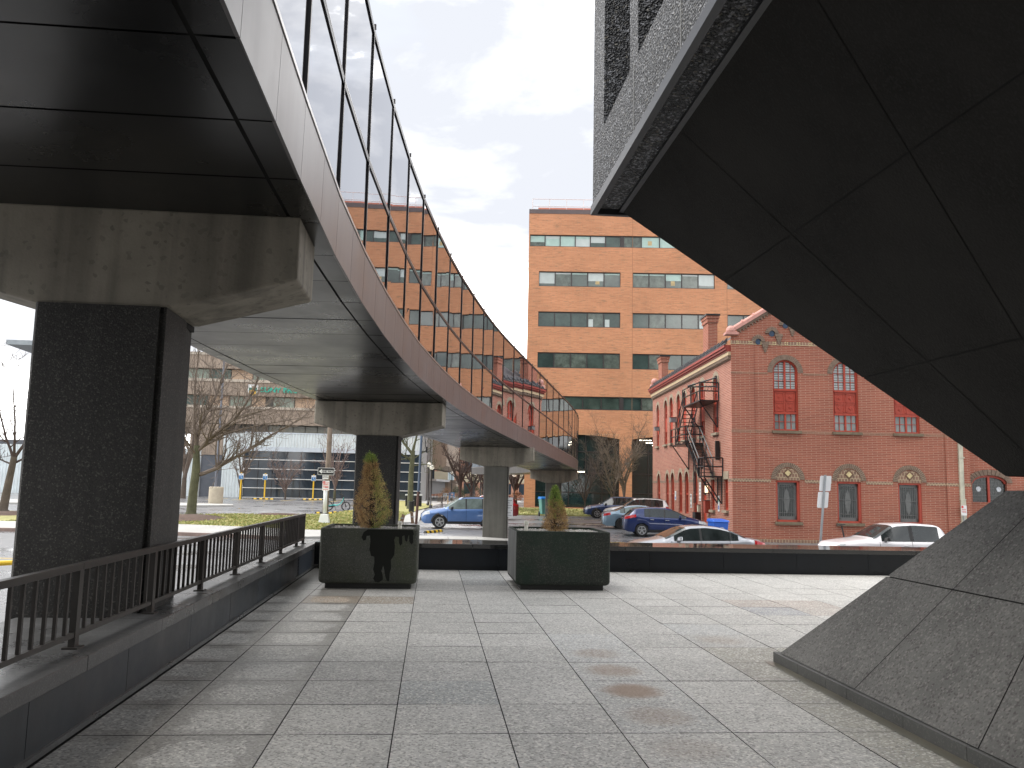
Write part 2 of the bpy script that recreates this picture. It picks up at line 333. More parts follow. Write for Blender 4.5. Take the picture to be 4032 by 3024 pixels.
# ================================================================== TERRACE PAVING
def tilemat():
    M = bpy.data.materials.new('terrace_paver'); M.use_nodes = True; t = M.node_tree; N = t.nodes; L = t.links; P = N['Principled BSDF']
    def nd(ty, **k):
        x = N.new(ty)
        for a, b in k.items(): setattr(x, a, b)
        return x
    def math_(op, a, b=None, c=None):
        x = nd('ShaderNodeMath', operation=op)
        for i, v in enumerate((a, b, c)):
            if v is None: continue
            if isinstance(v, bpy.types.NodeSocket): L.new(v, x.inputs[i])
            else: x.inputs[i].default_value = v
        return x.outputs[0]
    def mr(v, a, b, c, d): x = nd('ShaderNodeMapRange'); x.interpolation_type = 'SMOOTHSTEP'; L.new(v, x.inputs[0]); [setattr(x.inputs[i+1], 'default_value', q) for i, q in enumerate((a, b, c, d))]; return x.outputs[0]
    def mix(f, a, b, bt='MIX'):
        x = nd('ShaderNodeMix', data_type='RGBA', blend_type=bt)
        for s_, v in ((0, f), (6, a), (7, b)):
            if isinstance(v, bpy.types.NodeSocket): L.new(v, x.inputs[s_])
            else: x.inputs[s_].default_value = v if s_ == 0 else (*v, 1)
        return x.outputs[2]
    tc = nd('ShaderNodeTexCoord'); co = tc.outputs['Object']
    vc = nd('ShaderNodeVertexColor', layer_name='col'); wc = nd('ShaderNodeVertexColor', layer_name='wet'); sep = nd('ShaderNodeSeparateColor'); L.new(wc.outputs[0], sep.inputs[0])
    uv = nd('ShaderNodeUVMap', uv_map='tile'); su = nd('ShaderNodeSeparateXYZ'); L.new(uv.outputs[0], su.inputs[0]); U, V = su.outputs[0], su.outputs[1]
    c = vc.outputs[0]
    def noise(sc, det=4, dis=0):
        n = nd('ShaderNodeTexNoise'); n.inputs['Scale'].default_value = sc; n.inputs['Detail'].default_value = det; n.inputs['Distortion'].default_value = dis; L.new(co, n.inputs[0]); return n.outputs[0]
    c = mix(1., c, mr(noise(2.2), .3, .7, .92, 1.07), 'MULTIPLY')
    for scl, colr, th, am in ((62, (.66, .645, .60), .74, .75), (70, (.13, .125, .118), .76, .65), (50, (.30, .29, .27), .8, .5)):
        v = nd('ShaderNodeTexVoronoi'); v.inputs['Scale'].default_value = scl; L.new(co, v.inputs['Vector']); s3 = nd('ShaderNodeSeparateColor'); L.new(v.outputs['Color'], s3.inputs[0])
        c = mix(mr(s3.outputs[0], th, th+.08, 0, am), c, colr)
    nz = noise(3.3, 3); dn = math_('MULTIPLY', math_('SUBTRACT', nz, .5), .42)
    du = math_('MINIMUM', U, math_('SUBTRACT', 1., U)); dv = math_('MINIMUM', V, math_('SUBTRACT', 1., V)); dm = math_('ADD', math_('MINIMUM', du, dv), dn)
    drym = mr(dm, .15, .17, 0., 1.)          # dry island in the slab middle
    wet = math_('MULTIPLY', sep.outputs[0], math_('SUBTRACT', 1., math_('MULTIPLY', drym, sep.outputs[2])))
    # rusty puddle marks: an ellipse in the slab
    ex = math_('DIVIDE', math_('SUBTRACT', U, .46), .30); ey = math_('DIVIDE', math_('SUBTRACT', V, .55), .30)
    el = math_('ADD', math_('ADD', math_('MULTIPLY', ex, ex), math_('MULTIPLY', ey, ey)), math_('MULTIPLY', math_('SUBTRACT', nz, .5), 1.3))
    st = math_('MULTIPLY', mr(el, .1, 1.9, .95, 0.), sep.outputs[1])
    c = mix(st, c, (.23, .145, .085)); c = mix(math_('MULTIPLY', wet, .52), c, (.11, .10, .085), 'MIX')
    L.new(c, P.inputs['Base Color'])
    L.new(math_('SUBTRACT', .62, math_('MULTIPLY', wet, .25)), P.inputs['Roughness'])
    P.inputs['Specular IOR Level'].default_value = .5
    n = nd('ShaderNodeTexNoise'); n.inputs['Scale'].default_value = 130; L.new(co, n.inputs[0]); bp = nd('ShaderNodeBump'); bp.inputs['Strength'].default_value = .25; bp.inputs['Distance'].default_value = .004; L.new(n.outputs[0], bp.inputs['Height']); L.new(bp.outputs[0], P.inputs['Normal'])
    return M
fl = MB(); rr = random.Random(11); uvs = []; wets = []
tint = {(6, 8): (.36, .31, .275), (7, 8): (.36, .31, .275), (6, 7): (.27, .275, .29), (7, 7): (.35, .31, .28), (-2, 8): (.40, .315, .235), (-1, 8): (.28, .235, .185), (2, 4): (.44, .445, .44), (1, 11): (.29, .30, .30), (0, 1): (.33, .34, .335), (2, 3): (.42, .425, .42), (2, 2): (.43, .43, .42), (2, 1): (.41, .41, .40), (2, 0): (.40, .40, .39), (4, 5): (.41, .415, .41)}
stain = {(2, 1): .85, (2, 2): .6, (2, 3): .4, (2, 0): .4, (4, 4): .3, (2, -1): .2}
for i in range(-3, 19):
    for j in range(-14, 12):
        x0, x1 = (-.2696+i)*T, (.7304+i)*T; y0, y1 = (7.5994+j)*T, (8.5994+j)*T
        if x0 < -2.17: x0 = -2.165
        if j == 11: y1 = 16.42
        if x1 < x0+.05: continue
        g = .0042; g2 = .0042
        warm = 1 if i > -2 else 0
        v = rr.uniform(.39, .475); c = (v*1.0, v*.98, v*.935)
        if (i, j) in tint: c = tint[(i, j)]
        if i >= 4 and j < 4 and x0 > 2.6: c = (.33, .315, .27)
        wet = [0, 0, 0]
        if i <= -2 and j < 9: wet = (.8, 0, rr.uniform(.8, 1))
        elif i == -1 and j < 3: wet = (.25, 0, .6)
        if i <= -2 and j >= 9: wet = (.9, 0, 0)
        if i > -2 and j > 8: c = tuple(q*1.04 for q in c)
        if (i, j) in stain: wet = (0, stain[(i, j)], 0)
        if x0 > 2.5 and j < 3: wet = (.35, 0, .9)
        tz = [rr.uniform(-.0015, .0015) for _ in range(4)]
        P_ = [(x0+g, y0+g2, tz[0]), (x1-g, y0+g2, tz[1]), (x1-g, y1-g2, tz[2]), (x0+g, y1-g2, tz[3])]
        fl.quad(P_, 0, c); uvs.append([(0 if x0 > -2.16 else .3, 0), (1, 0), (1, 1), (0 if x0 > -2.16 else .3, 1)]); wets.append(wet)
        for a in range(4):
            b = (a+1) % 4; fl.quad([P_[b], P_[a], (P_[a][0], P_[a][1], -.03), (P_[b][0], P_[b][1], -.03)], 1, c); uvs.append([(0, 0)]*4); wets.append(wet)
fl.quad([(-2.3, -5, -.014), (14, -5, -.014), (14, 16.6, -.014), (-2.3, 16.6, -.014)], 1); uvs.append([(0, 0)]*4); wets.append((0, 0, 0))
fo = fl.build('plaza_floor', [tilemat(), DARKGAP]); me = fo.data
tu = me.uv_layers.new(name='tile'); ca = me.color_attributes.new('wet', 'FLOAT_COLOR', 'CORNER'); k = 0
for p, u_, w_ in zip(me.polygons, uvs, wets):
    for li, q in zip(p.loop_indices, u_): tu.data[li].uv = q; ca.data[li].color = (*w_, 1)
tag(fo, kind='structure')
fb = MB(); fb.box(-3.3, 40, -30, 7.35, -1.2, -.04); fb.box(-2.62, 40, 7.3, 17.6, -1.2, -.04); tag(fb.build('plaza_base', CONC), kind='structure')
# ================================================================== TERRACE WALLS
tw = thing('terrace_wall', 'long low dark granite parapet wall under the bar railing, left of the paving', 'wall', (-2.3, 6, 0))
mb = MB(); ce = [-8, -3.3, -.28, 2.74, 5.83, 8.95, 12.05, 15.2, 17.66]
for a, b in zip(ce, ce[1:]):
    xo = -3.32 if b < 7.4 else -2.62
    if a < 7.35 < b: mb.box(-3.32, -2.17, a+.003, 7.34, .365, .465); mb.box(-2.62, -2.17, 7.34, b-.003, .365, .465)
    else: mb.box(xo, -2.17, a+.003, b-.003, .365, .465)
mb.build('coping', CAPGRAN, tw, bevel=.006)
mb = MB(); pe = [-8, -3.25, -.1, 1.96, 3.53, 5.1, 6.66, 8.3, 9.86, 11.4, 13.0, 14.6]
for a, b in zip(pe, pe[1:]): mb.box(-2.6, -2.195, a+.004, b-.004, .045, .362)
mb.box(-2.6, -2.195, 16.2, 17.5, .045, .362); mb.box(-3.3, -2.205, -8, 7.3, -1, .36); mb.box(-2.6, -2.205, 7.3, 17.5, -1, .36)
mb.build('facing_panels', mat('blue_black_granite', (.018, .023, .029), .38, 0, .35, 1.4, streak=.3, rvar=.1, bump=(80, .04)), tw)
mb = MB(); mb.box(-2.2, -2.172, -8, 16.4, .012, .045); mb.build('base_strip', CAPGRAN, tw)
mb = MB(); mb.box(-2.21, -2.20, 14.62, 16.18, .05, .36, 0)
for q in range(13): z = .06+q*.0235; mb.hexa([(-2.2, 14.64, z), (-2.178, 14.64, z-.008), (-2.178, 16.16, z-.008), (-2.2, 16.16, z), (-2.2, 14.64, z+.008), (-2.178, 14.64, z), (-2.178, 16.16, z), (-2.2, 16.16, z+.008)], 0)
mb.build('vent_grille', mat('grille_paint', (.05, .06, .075), .4, .3, .1), tw)
fwl = thing('terrace_wall', 'low black granite wall with wet mirror-like top crossing behind the two planters', 'wall', (5, 17, 0))
mb = MB(); x = -2.17
while x < 20: mb.box(x+.003, min(20, x+2.97)-.003, 16.38, 17.66, .41, .492); x += 2.97
mb.build('coping', mat('wet_black_coping', (.016, .016, .016), .045, 0, .3, .7, spec=.8, bump=(3, .015), bdist=.02, rvar=.035), fwl, bevel=.005)
mb = MB(); x = -2.17+.5
while x < 20: mb.box(x+.003, x+1.485-.003, 16.42, 16.6, .075, .407); x += 1.485
mb.box(-2.1, 20, 16.45, 17.5, -1.2, .405); mb.box(-2.17, -1.68, 16.42, 16.6, .075, .407)
mb.build('facing_panels', BLKGRAN, fwl)
# ================================================================== RAILING
RAILM = mat('bronze_railing_paint', (.040, .036, .033), .38, .3, .15, 3)
rl = thing('railing', 'dark bronze bar railing standing on the granite parapet', 'railing', (-2.36, 6.06, .465))
ypost = [6.06+1.56*k for k in range(-6, 7)]+[16.2]
pb = MB(); pb.box(-.022, .022, -.033, .033, 0, .515); pb0 = None
def part_at(mbuild, name, mt, parent, locs, bevel=0):
    o0 = mbuild.build(name, mt, parent, local=True, bevel=bevel); o0.location = locs[0]; o0['_loc'] = (0, 0, 0)
    r = [o0]
    for l in locs[1:]: c = o0.copy(); COL.objects.link(c); c.parent = parent; c.location = l; r.append(c)
    return r
posts = part_at(pb, 'post', RAILM, rl, [(0, y-6.06, 0) for y in ypost])
fp = MB(); fp.box(-.05, .05, -.06, .06, 0, .012)
f0 = fp.build('foot_plate', RAILM, posts[0], local=True)
for p in posts[1:]: c = f0.copy(); COL.objects.link(c); c.parent = p
bl = MB(); bl.box(-.011, .011, -.011, .011, .105, .515)
ys_ = []
for a, b in zip(ypost, ypost[1:]):
    n = 9 if b-a > 1.2 else 5
    ys_ += [a+(b-a)*(i+1)/(n+1) for i in range(n)]
ys_ = [y for y in ys_ if y > 4.4]
part_at(bl, 'baluster', RAILM, rl, [(0, y-6.06, 0) for y in ys_][:100])
b2 = MB()
for a, b in zip(ypost, ypost[1:]): b2.box(-.016, .016, a-6.06+.034, b-6.06-.034, .075, .108)
b2.build('bottom_rail', RAILM, rl, local=True)
b3 = MB(); cuts = [ypost[0]-.1, 1.4, 6.07, 10.76, 15.4, 16.24]
for a, b in zip(cuts, cuts[1:]): b3.box(-.026, .026, a-6.06+.001, b-6.06-.001, .515, .56)
b3.build('top_rail', RAILM, rl, local=True, bevel=.003)
# ================================================================== PLANTERS
def rrect(x0, x1, y0, y1, r, n=5):
    o = []
    for cx, cy, a0 in ((x1-r, y0+r, -pi/2), (x1-r, y1-r, 0), (x0+r, y1-r, pi/2), (x0+r, y0+r, pi)):
        for i in range(n+1): a = a0+pi/2*i/n; o.append((cx+r*cos(a), cy+r*sin(a)))
    return o
def planter(name, label, loc, wd, dp, mt, side_mats=()):
    side_mats = list(side_mats)
    t = thing(name, label, 'planter', loc, 0, 'concrete planters on the terrace')
    mb = MB(); n = None; rings = []
    def ring(ins, z, r): rings.append([Vector((x, y, z)) for x, y in rrect(-wd/2+ins, wd/2-ins, ins, dp-ins, r)])
    ring(.10, .075, .05); ring(.04, .08, .07); ring(.012, .10, .06); ring(0, .14, .05); ring(0, .905, .035); ring(.008, .915, .035); ring(.05, .915, .02); ring(.055, .86, .02)
    k0 = 0; n = len(rings[0])
    for r_ in rings: mb.v += r_
    for a in range(len(rings)-1):
        for i in range(n): j = (i+1) % n; mb.f.append((a*n+i, a*n+j, (a+1)*n+j, (a+1)*n+i)); mb.m.append(0); mb.c.append(None)
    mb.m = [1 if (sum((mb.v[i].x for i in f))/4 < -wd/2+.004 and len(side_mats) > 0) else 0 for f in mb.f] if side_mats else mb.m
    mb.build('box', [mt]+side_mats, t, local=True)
    b = MB(); b.prism(rrect(-wd/2+.09, wd/2-.09, .09, dp-.09, .03), 0, .08); b.build('plinth', mat('plinth_dark', (.03, .03, .028), .8), t, local=True)
    b = MB(); b.prism(rrect(-wd/2+.054, wd/2-.054, .054, dp-.054, .02), .5, .862); b.build('soil', mat('soil', (.06, .045, .035), .95), t, local=True)
    return t
def plantermat(name, base, algae, am):
    M = mat(name, base, .85, 0, .25, 1.1, spec=.2, speck=[((.2, .2, .18), 110, .4, .75), ((.02, .022, .02), 90, .5, .75)], bump=(90, .15), streak=.15)
    t = M.node_tree; N = t.nodes; L = t.links; P = N['Principled BSDF']
    src = P.inputs['Base Color'].links[0].from_socket
    tc = N.new('ShaderNodeTexCoord'); n = N.new('ShaderNodeTexNoise'); n.inputs['Scale'].default_value = 1.7; n.inputs['Detail'].default_value = 5; mp = N.new('ShaderNodeMapping'); mp.inputs['Scale'].default_value = (1, 1, .8); mp.inputs['Location'].default_value = (am*3, 0, am)
    L.new(tc.outputs['Object'], mp.inputs[0]); L.new(mp.outputs[0], n.inputs[0]); r = N.new('ShaderNodeMapRange'); r.inputs[1].default_value = .42; r.inputs[2].default_value = .68; r.inputs[4].default_value = am; L.new(n.outputs[0], r.inputs[0])
    x = N.new('ShaderNodeMix'); x.data_type = 'RGBA'; L.new(r.outputs[0], x.inputs[0]); L.new(src, x.inputs[6]); x.inputs[7].default_value = (*algae, 1); L.new(x.outputs[2], P.inputs['Base Color']); return M
pl1 = planter('planter', 'dark grey concrete planter with a wide wet dribble stain, beside the railing', (-.94, 13.3, 0), 1.49, 1.5, plantermat('planter_concrete', (.075, .078, .068), (.06, .072, .032), .5))
pl2 = planter('planter', 'blackened mossy concrete planter, its dry left side coloured as lit, right of the stained one', (2.09, 13.36, 0), 1.5, 1.5, plantermat('mossy_planter_concrete', (.04, .044, .038), (.02, .036, .026), .85), [mat('dry_lit_planter_concrete', (.17, .172, .168), .8, 0, .2, 3, streak=.3)])  # left face gets paler dry concrete with its side light painted in
# wet dribble running down the first planter's front: a thin skin of water following its own outline
wetm = mat('wet_stain', (.006, .007, .005), .5, 0, .1, 3, spec=.2)
prof = [(.02, .905), (-.05, .86), (-.08, .78), (-.05, .73), (-.01, .74), (.0, .80), (.05, .81), (.06, .72), (.05, .60), (.08, .50), (.13, .49), (.135, .40), (.12, .30), (.15, .22), (.125, .16), (.16, .11), (.22, .105), (.28, .15), (.27, .22), (.25, .28), (.275, .36), (.29, .30), (.31, .20), (.34, .13), (.375, .12), (.38, .25), (.40, .33), (.39, .44), (.44, .52), (.445, .66), (.43, .75), (.45, .80), (.50, .79), (.505, .70), (.53, .66), (.56, .70), (.55, .80), (.585, .82), (.60, .74), (.63, .72), (.645, .80), (.66, .83), (.665, .73), (.70, .68), (.73, .72), (.72, .82), (.735, .84)]
prof += [(.715, .905)]
st = MB(); st.holes([(a*.98, b) for a, b in prof][::-1], [], lambda u, v, w: Vector((u-.04, -.002-w, v)))
o = st.build('wet_stain', wetm, pl1, local=True)
# pebbles
PEB = mat('river_pebble', None, .7, 0, .1, 20, vcol=True)
def pebbles(name, label, cx, cy, wd, seed, dark):
    mb = MB(); r = random.Random(seed)
    for _ in range(1500):
        x = cx+r.uniform(-wd, wd); y = cy+r.uniform(-wd, wd); s_ = r.uniform(.011, .024); v = r.uniform(.16, .5)*dark; c = (v, v*r.uniform(.92, 1), v*r.uniform(.82, .98))
        z = .868+r.uniform(0, .012); k = len(mb.v); a0 = r.uniform(0, 6)
        for q in range(5): a = a0+q*2*pi/5; mb.v.append(Vector((x+cos(a)*s_, y+sin(a)*s_*.8, z)))
        mb.v.append(Vector((x, y, z+s_*.8))); 
        mb.v.append(Vector((x+s_*.4, y, z+s_*.75)))
        for q in range(5): mb.f.append((k+q, k+(q+1) % 5, k+5)); mb.m.append(0); mb.c.append(c)
    return tag(mb.build(name, PEB, smooth=False), label, 'gravel', kind='stuff')
pebbles('gravel', 'grey river pebbles filling the stained planter', -.94, 14.05, .68, 1, .8)
pebbles('gravel', 'pale river pebbles filling the mossy planter', 2.09, 14.11, .68, 2, 1.15)
# stand pipes
for lab, x, h in (('white plastic pipe stub with cap in the stained planter', -.49, .16), ('white plastic pipe stub with cap in the mossy planter', 1.52, .2)):
    t = thing('pipe_stub', lab, 'pipe', (x, 13.62, .86), 0, 'pipe stubs in the planters'); PV = mat('white_pvc', (.72, .70, .62), .4, 0, .08)
    MB().lathe([(.001, 0), (.03, 0), (.03, h-.05), (.03, h-.05)], n=16).build('pipe', PV, t, local=True, smooth=True)
    MB().lathe([(.03, h-.06), (.036, h-.058), (.036, h-.005), (.03, h), (.001, h+.003)], n=16).build('cap', PV, t, local=True)
# dwarf conifers, half browned
def conifer(label, x, y, z, tab, k_, seed, brown):
    """tab: (height, left, right) outline; the section is an ellipse drifting with the outline"""
    H = tab[-1][0]*k_
    t = thing('dwarf_conifer', label, 'conifer', (x, y, z), 0, 'half-dead dwarf conifers in the planters'); r = random.Random(seed); mb = MB()
    def lr(h):
        for (h0, l0, r0), (h1, l1, r1) in zip(tab, tab[1:]):
            if h <= h1: f = (h-h0)/(h1-h0); return (l0+(l1-l0)*f)*k_, (r0+(r1-r0)*f)*k_
        return 0, 0
    tr = MB(); tr.tube([(0, 0, -.02), (-.01, 0, .12*H), (-.03, 0, .5*H), (-.07*H, 0, .9*H)], [.04*H, .032*H, .016*H, .004*H], 7)
    for i in range(70):
        a = r.uniform(0, 2*pi); h = r.uniform(.03, .8); L_, R_ = lr(min(.97, h+.15)*tab[-1][0]); rr_ = (R_ if cos(a) > 0 else L_)*r.uniform(.6, .95); z0 = h*H
        tr.tube([(0, 0, z0), (cos(a)*rr_*.5, sin(a)*rr_*.5, z0+.05*H), (cos(a)*rr_, sin(a)*rr_, z0+.16*H)], [.008*H, .005*H, .002*H], 4)
    tr.build('trunk', mat('conifer_bark', (.018, .012, .009), .9), t, local=True)
    tufts = []
    for _ in range(int(1500*min(1, H/1.25)**1.1)):
        h = r.random(); a = r.uniform(0, 2*pi); L_, R_ = lr(h*tab[-1][0]); cx_ = (R_-L_)/2; ra_ = (R_+L_)/2
        if r.random() > .25+.75*ra_/(.3*k_*260): continue
        q = (1-.5*r.random()**2.0)*r.uniform(.82, 1.10)*(1.13 if r.random() < .12 else 1); tufts.append((Vector((cx_+cos(a)*ra_*q, sin(a)*ra_*q, h*H)), a, h, cos(a)))
    nz = [(r.uniform(0, 6), r.uniform(0, 1)) for _ in range(5)]
    for p, a, h, side in tufts:
        green = ss((h-(.86 if brown else .42))/(.07 if brown else .4))
        if brown and side > .15 and h < .75: green = max(green, .15)
        if brown and side > .45 and h < .3: green = .45
        if not brown and h > .3 and r.random() < .3: green = max(green, .5)
        isg = r.random() < green
        base_ = r.choice([(.09, .14, .03), (.13, .17, .04), (.06, .10, .022), (.17, .19, .055)] if isg else [(.235, .15, .07), (.28, .195, .09), (.18, .11, .055), (.27, .21, .10), (.15, .095, .052)])
        if not isg and brown and side > .1 and h < .8 and r.random() < .5: base_ = (.24, .21, .08)
        for _ in range(17):
            o = Vector((r.gauss(0, 1), r.gauss(0, 1), r.gauss(0, 1)))*.017*(.7+.4*H); k = r.uniform(.7, 1.3)
            d_ = (Vector((cos(a), sin(a), .5))*.5+Vector((r.uniform(-1, 1), r.uniform(-1, 1), r.uniform(-.4, 1)))).normalized()*r.uniform(.012, .024)
            q = Vector((r.uniform(-1, 1), r.uniform(-1, 1), r.uniform(-1, 1))).cross(d_).normalized()*.0042; P_ = p+o
            mb.quad([P_-q, P_+q, P_+d_], 0, tuple(c*k*2.1 for c in base_))
    mb.build('foliage', mat('conifer_needles', None, .85, 0, 0, vcol=True, spec=.2), t, local=True)
    return t
T1 = [(0, 20, 20), (28, 110, 80), (78, 160, 150), (178, 188, 200), (278, 192, 188), (378, 160, 150), (478, 138, 108), (578, 118, 62), (678, 98, 34), (735, 102, 22), (775, 92, 2), (796, 62, -40)]
T2 = [(0, 20, 20), (30, 110, 120), (70, 138, 146), (120, 118, 132), (190, 82, 116), (240, 74, 96), (290, 74, 86), (340, 62, 58), (390, 52, 46), (440, 40, 26), (486, 8, 2)]
conifer('taller browned dwarf conifer with green tip in the stained planter', -.97, 14.1, .86, T1, .00154, 5, True)
conifer('smaller dwarf conifer green on top and tan below, in the mossy planter', 2.06, 14.1, .86, T2, .00158, 9, False)
# ================================================================== SKYBRIDGE
EP = [(-12, -1.15, 4.30), (-4, -1.15, 4.18), (0, -1.15, 4.12), (4, -1.15, 4.06), (6.6, -1.14, 4.025), (8.8, -1.10, 3.985), (11, -.99, 3.945), (12.9, -.84, 3.90), (15.2, -.62, 3.86), (17.4, -.36, 3.82), (21.5, .27, 3.76), (25.4, 1.03, 3.70), (30.5, 2.17, 3.63), (35.5, 3.61, 3.46), (41.8, 5.52, 3.22), (48.5, 7.52, 2.99), (53, 8.79, 2.87), (57, 9.74, 2.83), (60, 10.33, 2.81), (64, 10.95, 2.8), (69, 11.3, 2.8), (75, 10.9, 2.8), (82, 9.2, 2.8), (88, 7.2, 2.8)]
def crom(t):   # catmull-rom through EP, t in index units
    i = min(max(int(t), 0), len(EP)-2); f = t-i; g = [EP[min(max(i+k, 0), len(EP)-1)] for k in (-1, 0, 1, 2)]
    return Vector([.5*((2*g[1][q])+(-g[0][q]+g[2][q])*f+(2*g[0][q]-5*g[1][q]+4*g[2][q]-g[3][q])*f*f+(-g[0][q]+3*g[1][q]-3*g[2][q]+g[3][q])*f**3) for q in (1, 0, 2)])
dense = [crom(i*.02) for i in range(int(50*(len(EP)-1))+1)]
acc = [0]
for a, b in zip(dense, dense[1:]): acc.append(acc[-1]+(b.xy-a.xy).length)
def at_s(s_):
    import bisect
    i = min(max(bisect.bisect(acc, s_)-1, 0), len(acc)-2); f = (s_-acc[i])/max(1e-9, acc[i+1]-acc[i]); return dense[i].lerp(dense[i+1], f)
s665 = next(acc[i] for i, p in enumerate(dense) if p.y >= 6.65)
HM = 1.066
st_ = [s665+HM*k for k in range(-17, 200) if 0 < s665+HM*k < acc[-1]]
E_ = [at_s(s_) for s_ in st_]
i0 = min(range(len(E_)), key=lambda i: abs(st_[i]-s665)) % 2
# straighten panes: half stations lie midway between mullion stations
for i in range(1, len(E_)-1):
    if i % 2 != i0: E_[i] = (E_[i-1]+E_[i+1])/2
def norm_at(i):
    a, b = E_[max(0, i-1)], E_[min(len(E_)-1, i+1)]; d_ = Vector((b.x-a.x, b.y-a.y, 0)).normalized(); return Vector((d_.y, -d_.x, 0))   # outward (right)
NB = [norm_at(i) for i in range(len(E_))]
W_B = 3.5
Z = Vector((0, 0, 1))
br = thing('skybridge', 'curving glass and dark metal skybridge raised on concrete piers, sweeping towards the orange brick block', 'bridge', (-1.13, 6.65, 4))
SOFF = mat('soffit_metal', (.008, .0085, .009), .30, 0, .35, .5, spec=.6, bump=(.6, .22), bdist=.05, rvar=.08, streak=0)
FASC = mat('bronze_anodised_fascia', (.215, .205, .207), .40, .75, .12, .5, bump=(.7, .12), bdist=.03, rvar=.06, streak=.1)
MULL = mat('dark_mullion', (.022, .02, .024), .35, .4, .1)
rr = random.Random(5)
mb = MB(); gp = .011
for i in range(len(E_)-1):
    a, b = E_[i], E_[i+1]; na, nb = NB[i], NB[i+1]; t = (b-a).normalized()*gp
    for o0, o1 in ((0, .26), (.268, W_B-.268), (W_B-.26, W_B)):
        j = [rr.uniform(-.004, .004) for _ in range(4)]
        mb.quad([a-na*(o0+gp)+t+Z*j[0], a-na*(o1-gp)+t+Z*j[1], b-nb*(o1-gp)-t+Z*j[2], b-nb*(o0+gp)-t+Z*j[3]])
mb.build('soffit', SOFF, br)
mb = MB(); nL = len(E_)
for i in range(nL-1):
    a, b, na, nb = E_[i], E_[i+1], NB[i], NB[i+1]
    mb.hexa([a-na*.03+Z*.02, b-nb*.03+Z*.02, b-nb*(W_B-.03)+Z*.02, a-na*(W_B-.03)+Z*.02, a-na*.03+Z*.62, b-nb*.03+Z*.62, b-nb*(W_B-.03)+Z*.62, a-na*(W_B-.03)+Z*.62])
mb.build('deck', DARKGAP, br)
for side in (0, 1):
    mb = MB()
    for i in range(nL-1):
        a, b = E_[i], E_[i+1]; na, nb = NB[i], NB[i+1]; t = (b-a).normalized()*.004
        if side: a = a-na*W_B; b = b-nb*W_B; na, nb = -na, -nb
        P_ = [a+t, b-t, b-t+Z*.655+nb*.01, a+t+Z*.655+na*.01]
        Q = [p-n_*.025 for p, n_ in zip(P_, (na, nb, nb, na))]
        mb.hexa([Q[0], Q[1], P_[1], P_[0], Q[3], Q[2], P_[2], P_[3]])
    mb.build('fascia', FASC, br)
mb = MB()     # sill flashing, transom rail, head rail, roof edge on both sides
def strip(mb, z0, z1, w0, w1, side):
    idx = [i for i in range(nL) if i % 2 == i0]
    for i, j in zip(idx, idx[1:]):
        a, b, na, nb = E_[i], E_[j], NB[i], NB[j]
        if side: a = a-na*W_B; b = b-nb*W_B; na, nb = -na, -nb
        mb.hexa([a+na*w0+Z*z0, b+nb*w0+Z*z0, b+nb*w1+Z*z0, a+na*w1+Z*z0, a+na*w0+Z*z1, b+nb*w0+Z*z1, b+nb*w1+Z*z1, a+na*w1+Z*z1])
LT = mat('light_sill_metal', (.45, .43, .42), .3, .8, .1)
for nm, z0, z1, w0, w1, mt in (('sill_rail', .662, .70, -.06, .02, LT), ('transom', 1.90, 1.96, -.05, .010, MULL), ('head_rail', 3.72, 3.80, -.06, .016, MULL)):
    
    for s_ in (0, 1): m_ = MB(); strip(m_, z0, z1, w0, w1, s_); m_.build(nm, mt, br)
m_ = MB(); strip(m_, 1.962, 1.972, -.03, .012, 0); m_.build('transom_edge', LT, br)
m_ = MB()
for i in range(nL-1):
    a, b, na, nb = E_[i], E_[i+1], NB[i], NB[i+1]
    m_.hexa([a-na*.02+Z*3.8, b-nb*.02+Z*3.8, b-nb*(W_B-.02)+Z*3.8, a-na*(W_B-.02)+Z*3.8, a-na*.1+Z*3.86, b-nb*.1+Z*3.86, b-nb*(W_B-.1)+Z*3.86, a-na*(W_B-.1)+Z*3.86])
m_.build('roof', MULL, br)
GL = mat('mirror_glazing', (.36, .37, .41), .012, 1., .0, 1, bump=(1.1, .035), bdist=.02)
idx = [i for i in range(nL) if i % 2 == i0]; npn = 0; M1 = []
for i, j in zip(idx, idx[1:]):
    a, b, na, nb = E_[i], E_[j], NB[i], NB[j]
    for z0, z1 in ((.70, 1.895), (1.965, 3.70)):
        tl = [rr.uniform(-.0035, .0035) for _ in range(4)]
        m_ = MB(); q = [a-na*(.004+tl[0])+Z*z0, b-nb*(.004+tl[1])+Z*z0, b-nb*(.004+tl[2])+Z*z1, a-na*(.004+tl[3])+Z*z1]
        m_.quad(q); m_.quad([p-na*.01 for p in q[::-1]]); 
        if 4 < b.y < 72: m_.build('glass_pane', GL, br)
        else: M1.append(q)
m_ = MB(); [m_.quad(q) for q in M1]
for i, j in zip(idx, idx[1:]):
    a, b, na, nb = E_[i], E_[j], NB[i], NB[j]; m_.quad([b-nb*(W_B-.03)+Z*.7, a-na*(W_B-.03)+Z*.7, a-na*(W_B-.03)+Z*3.7, b-nb*(W_B-.03)+Z*3.7])
m_.build('side_glazing', GL, br)
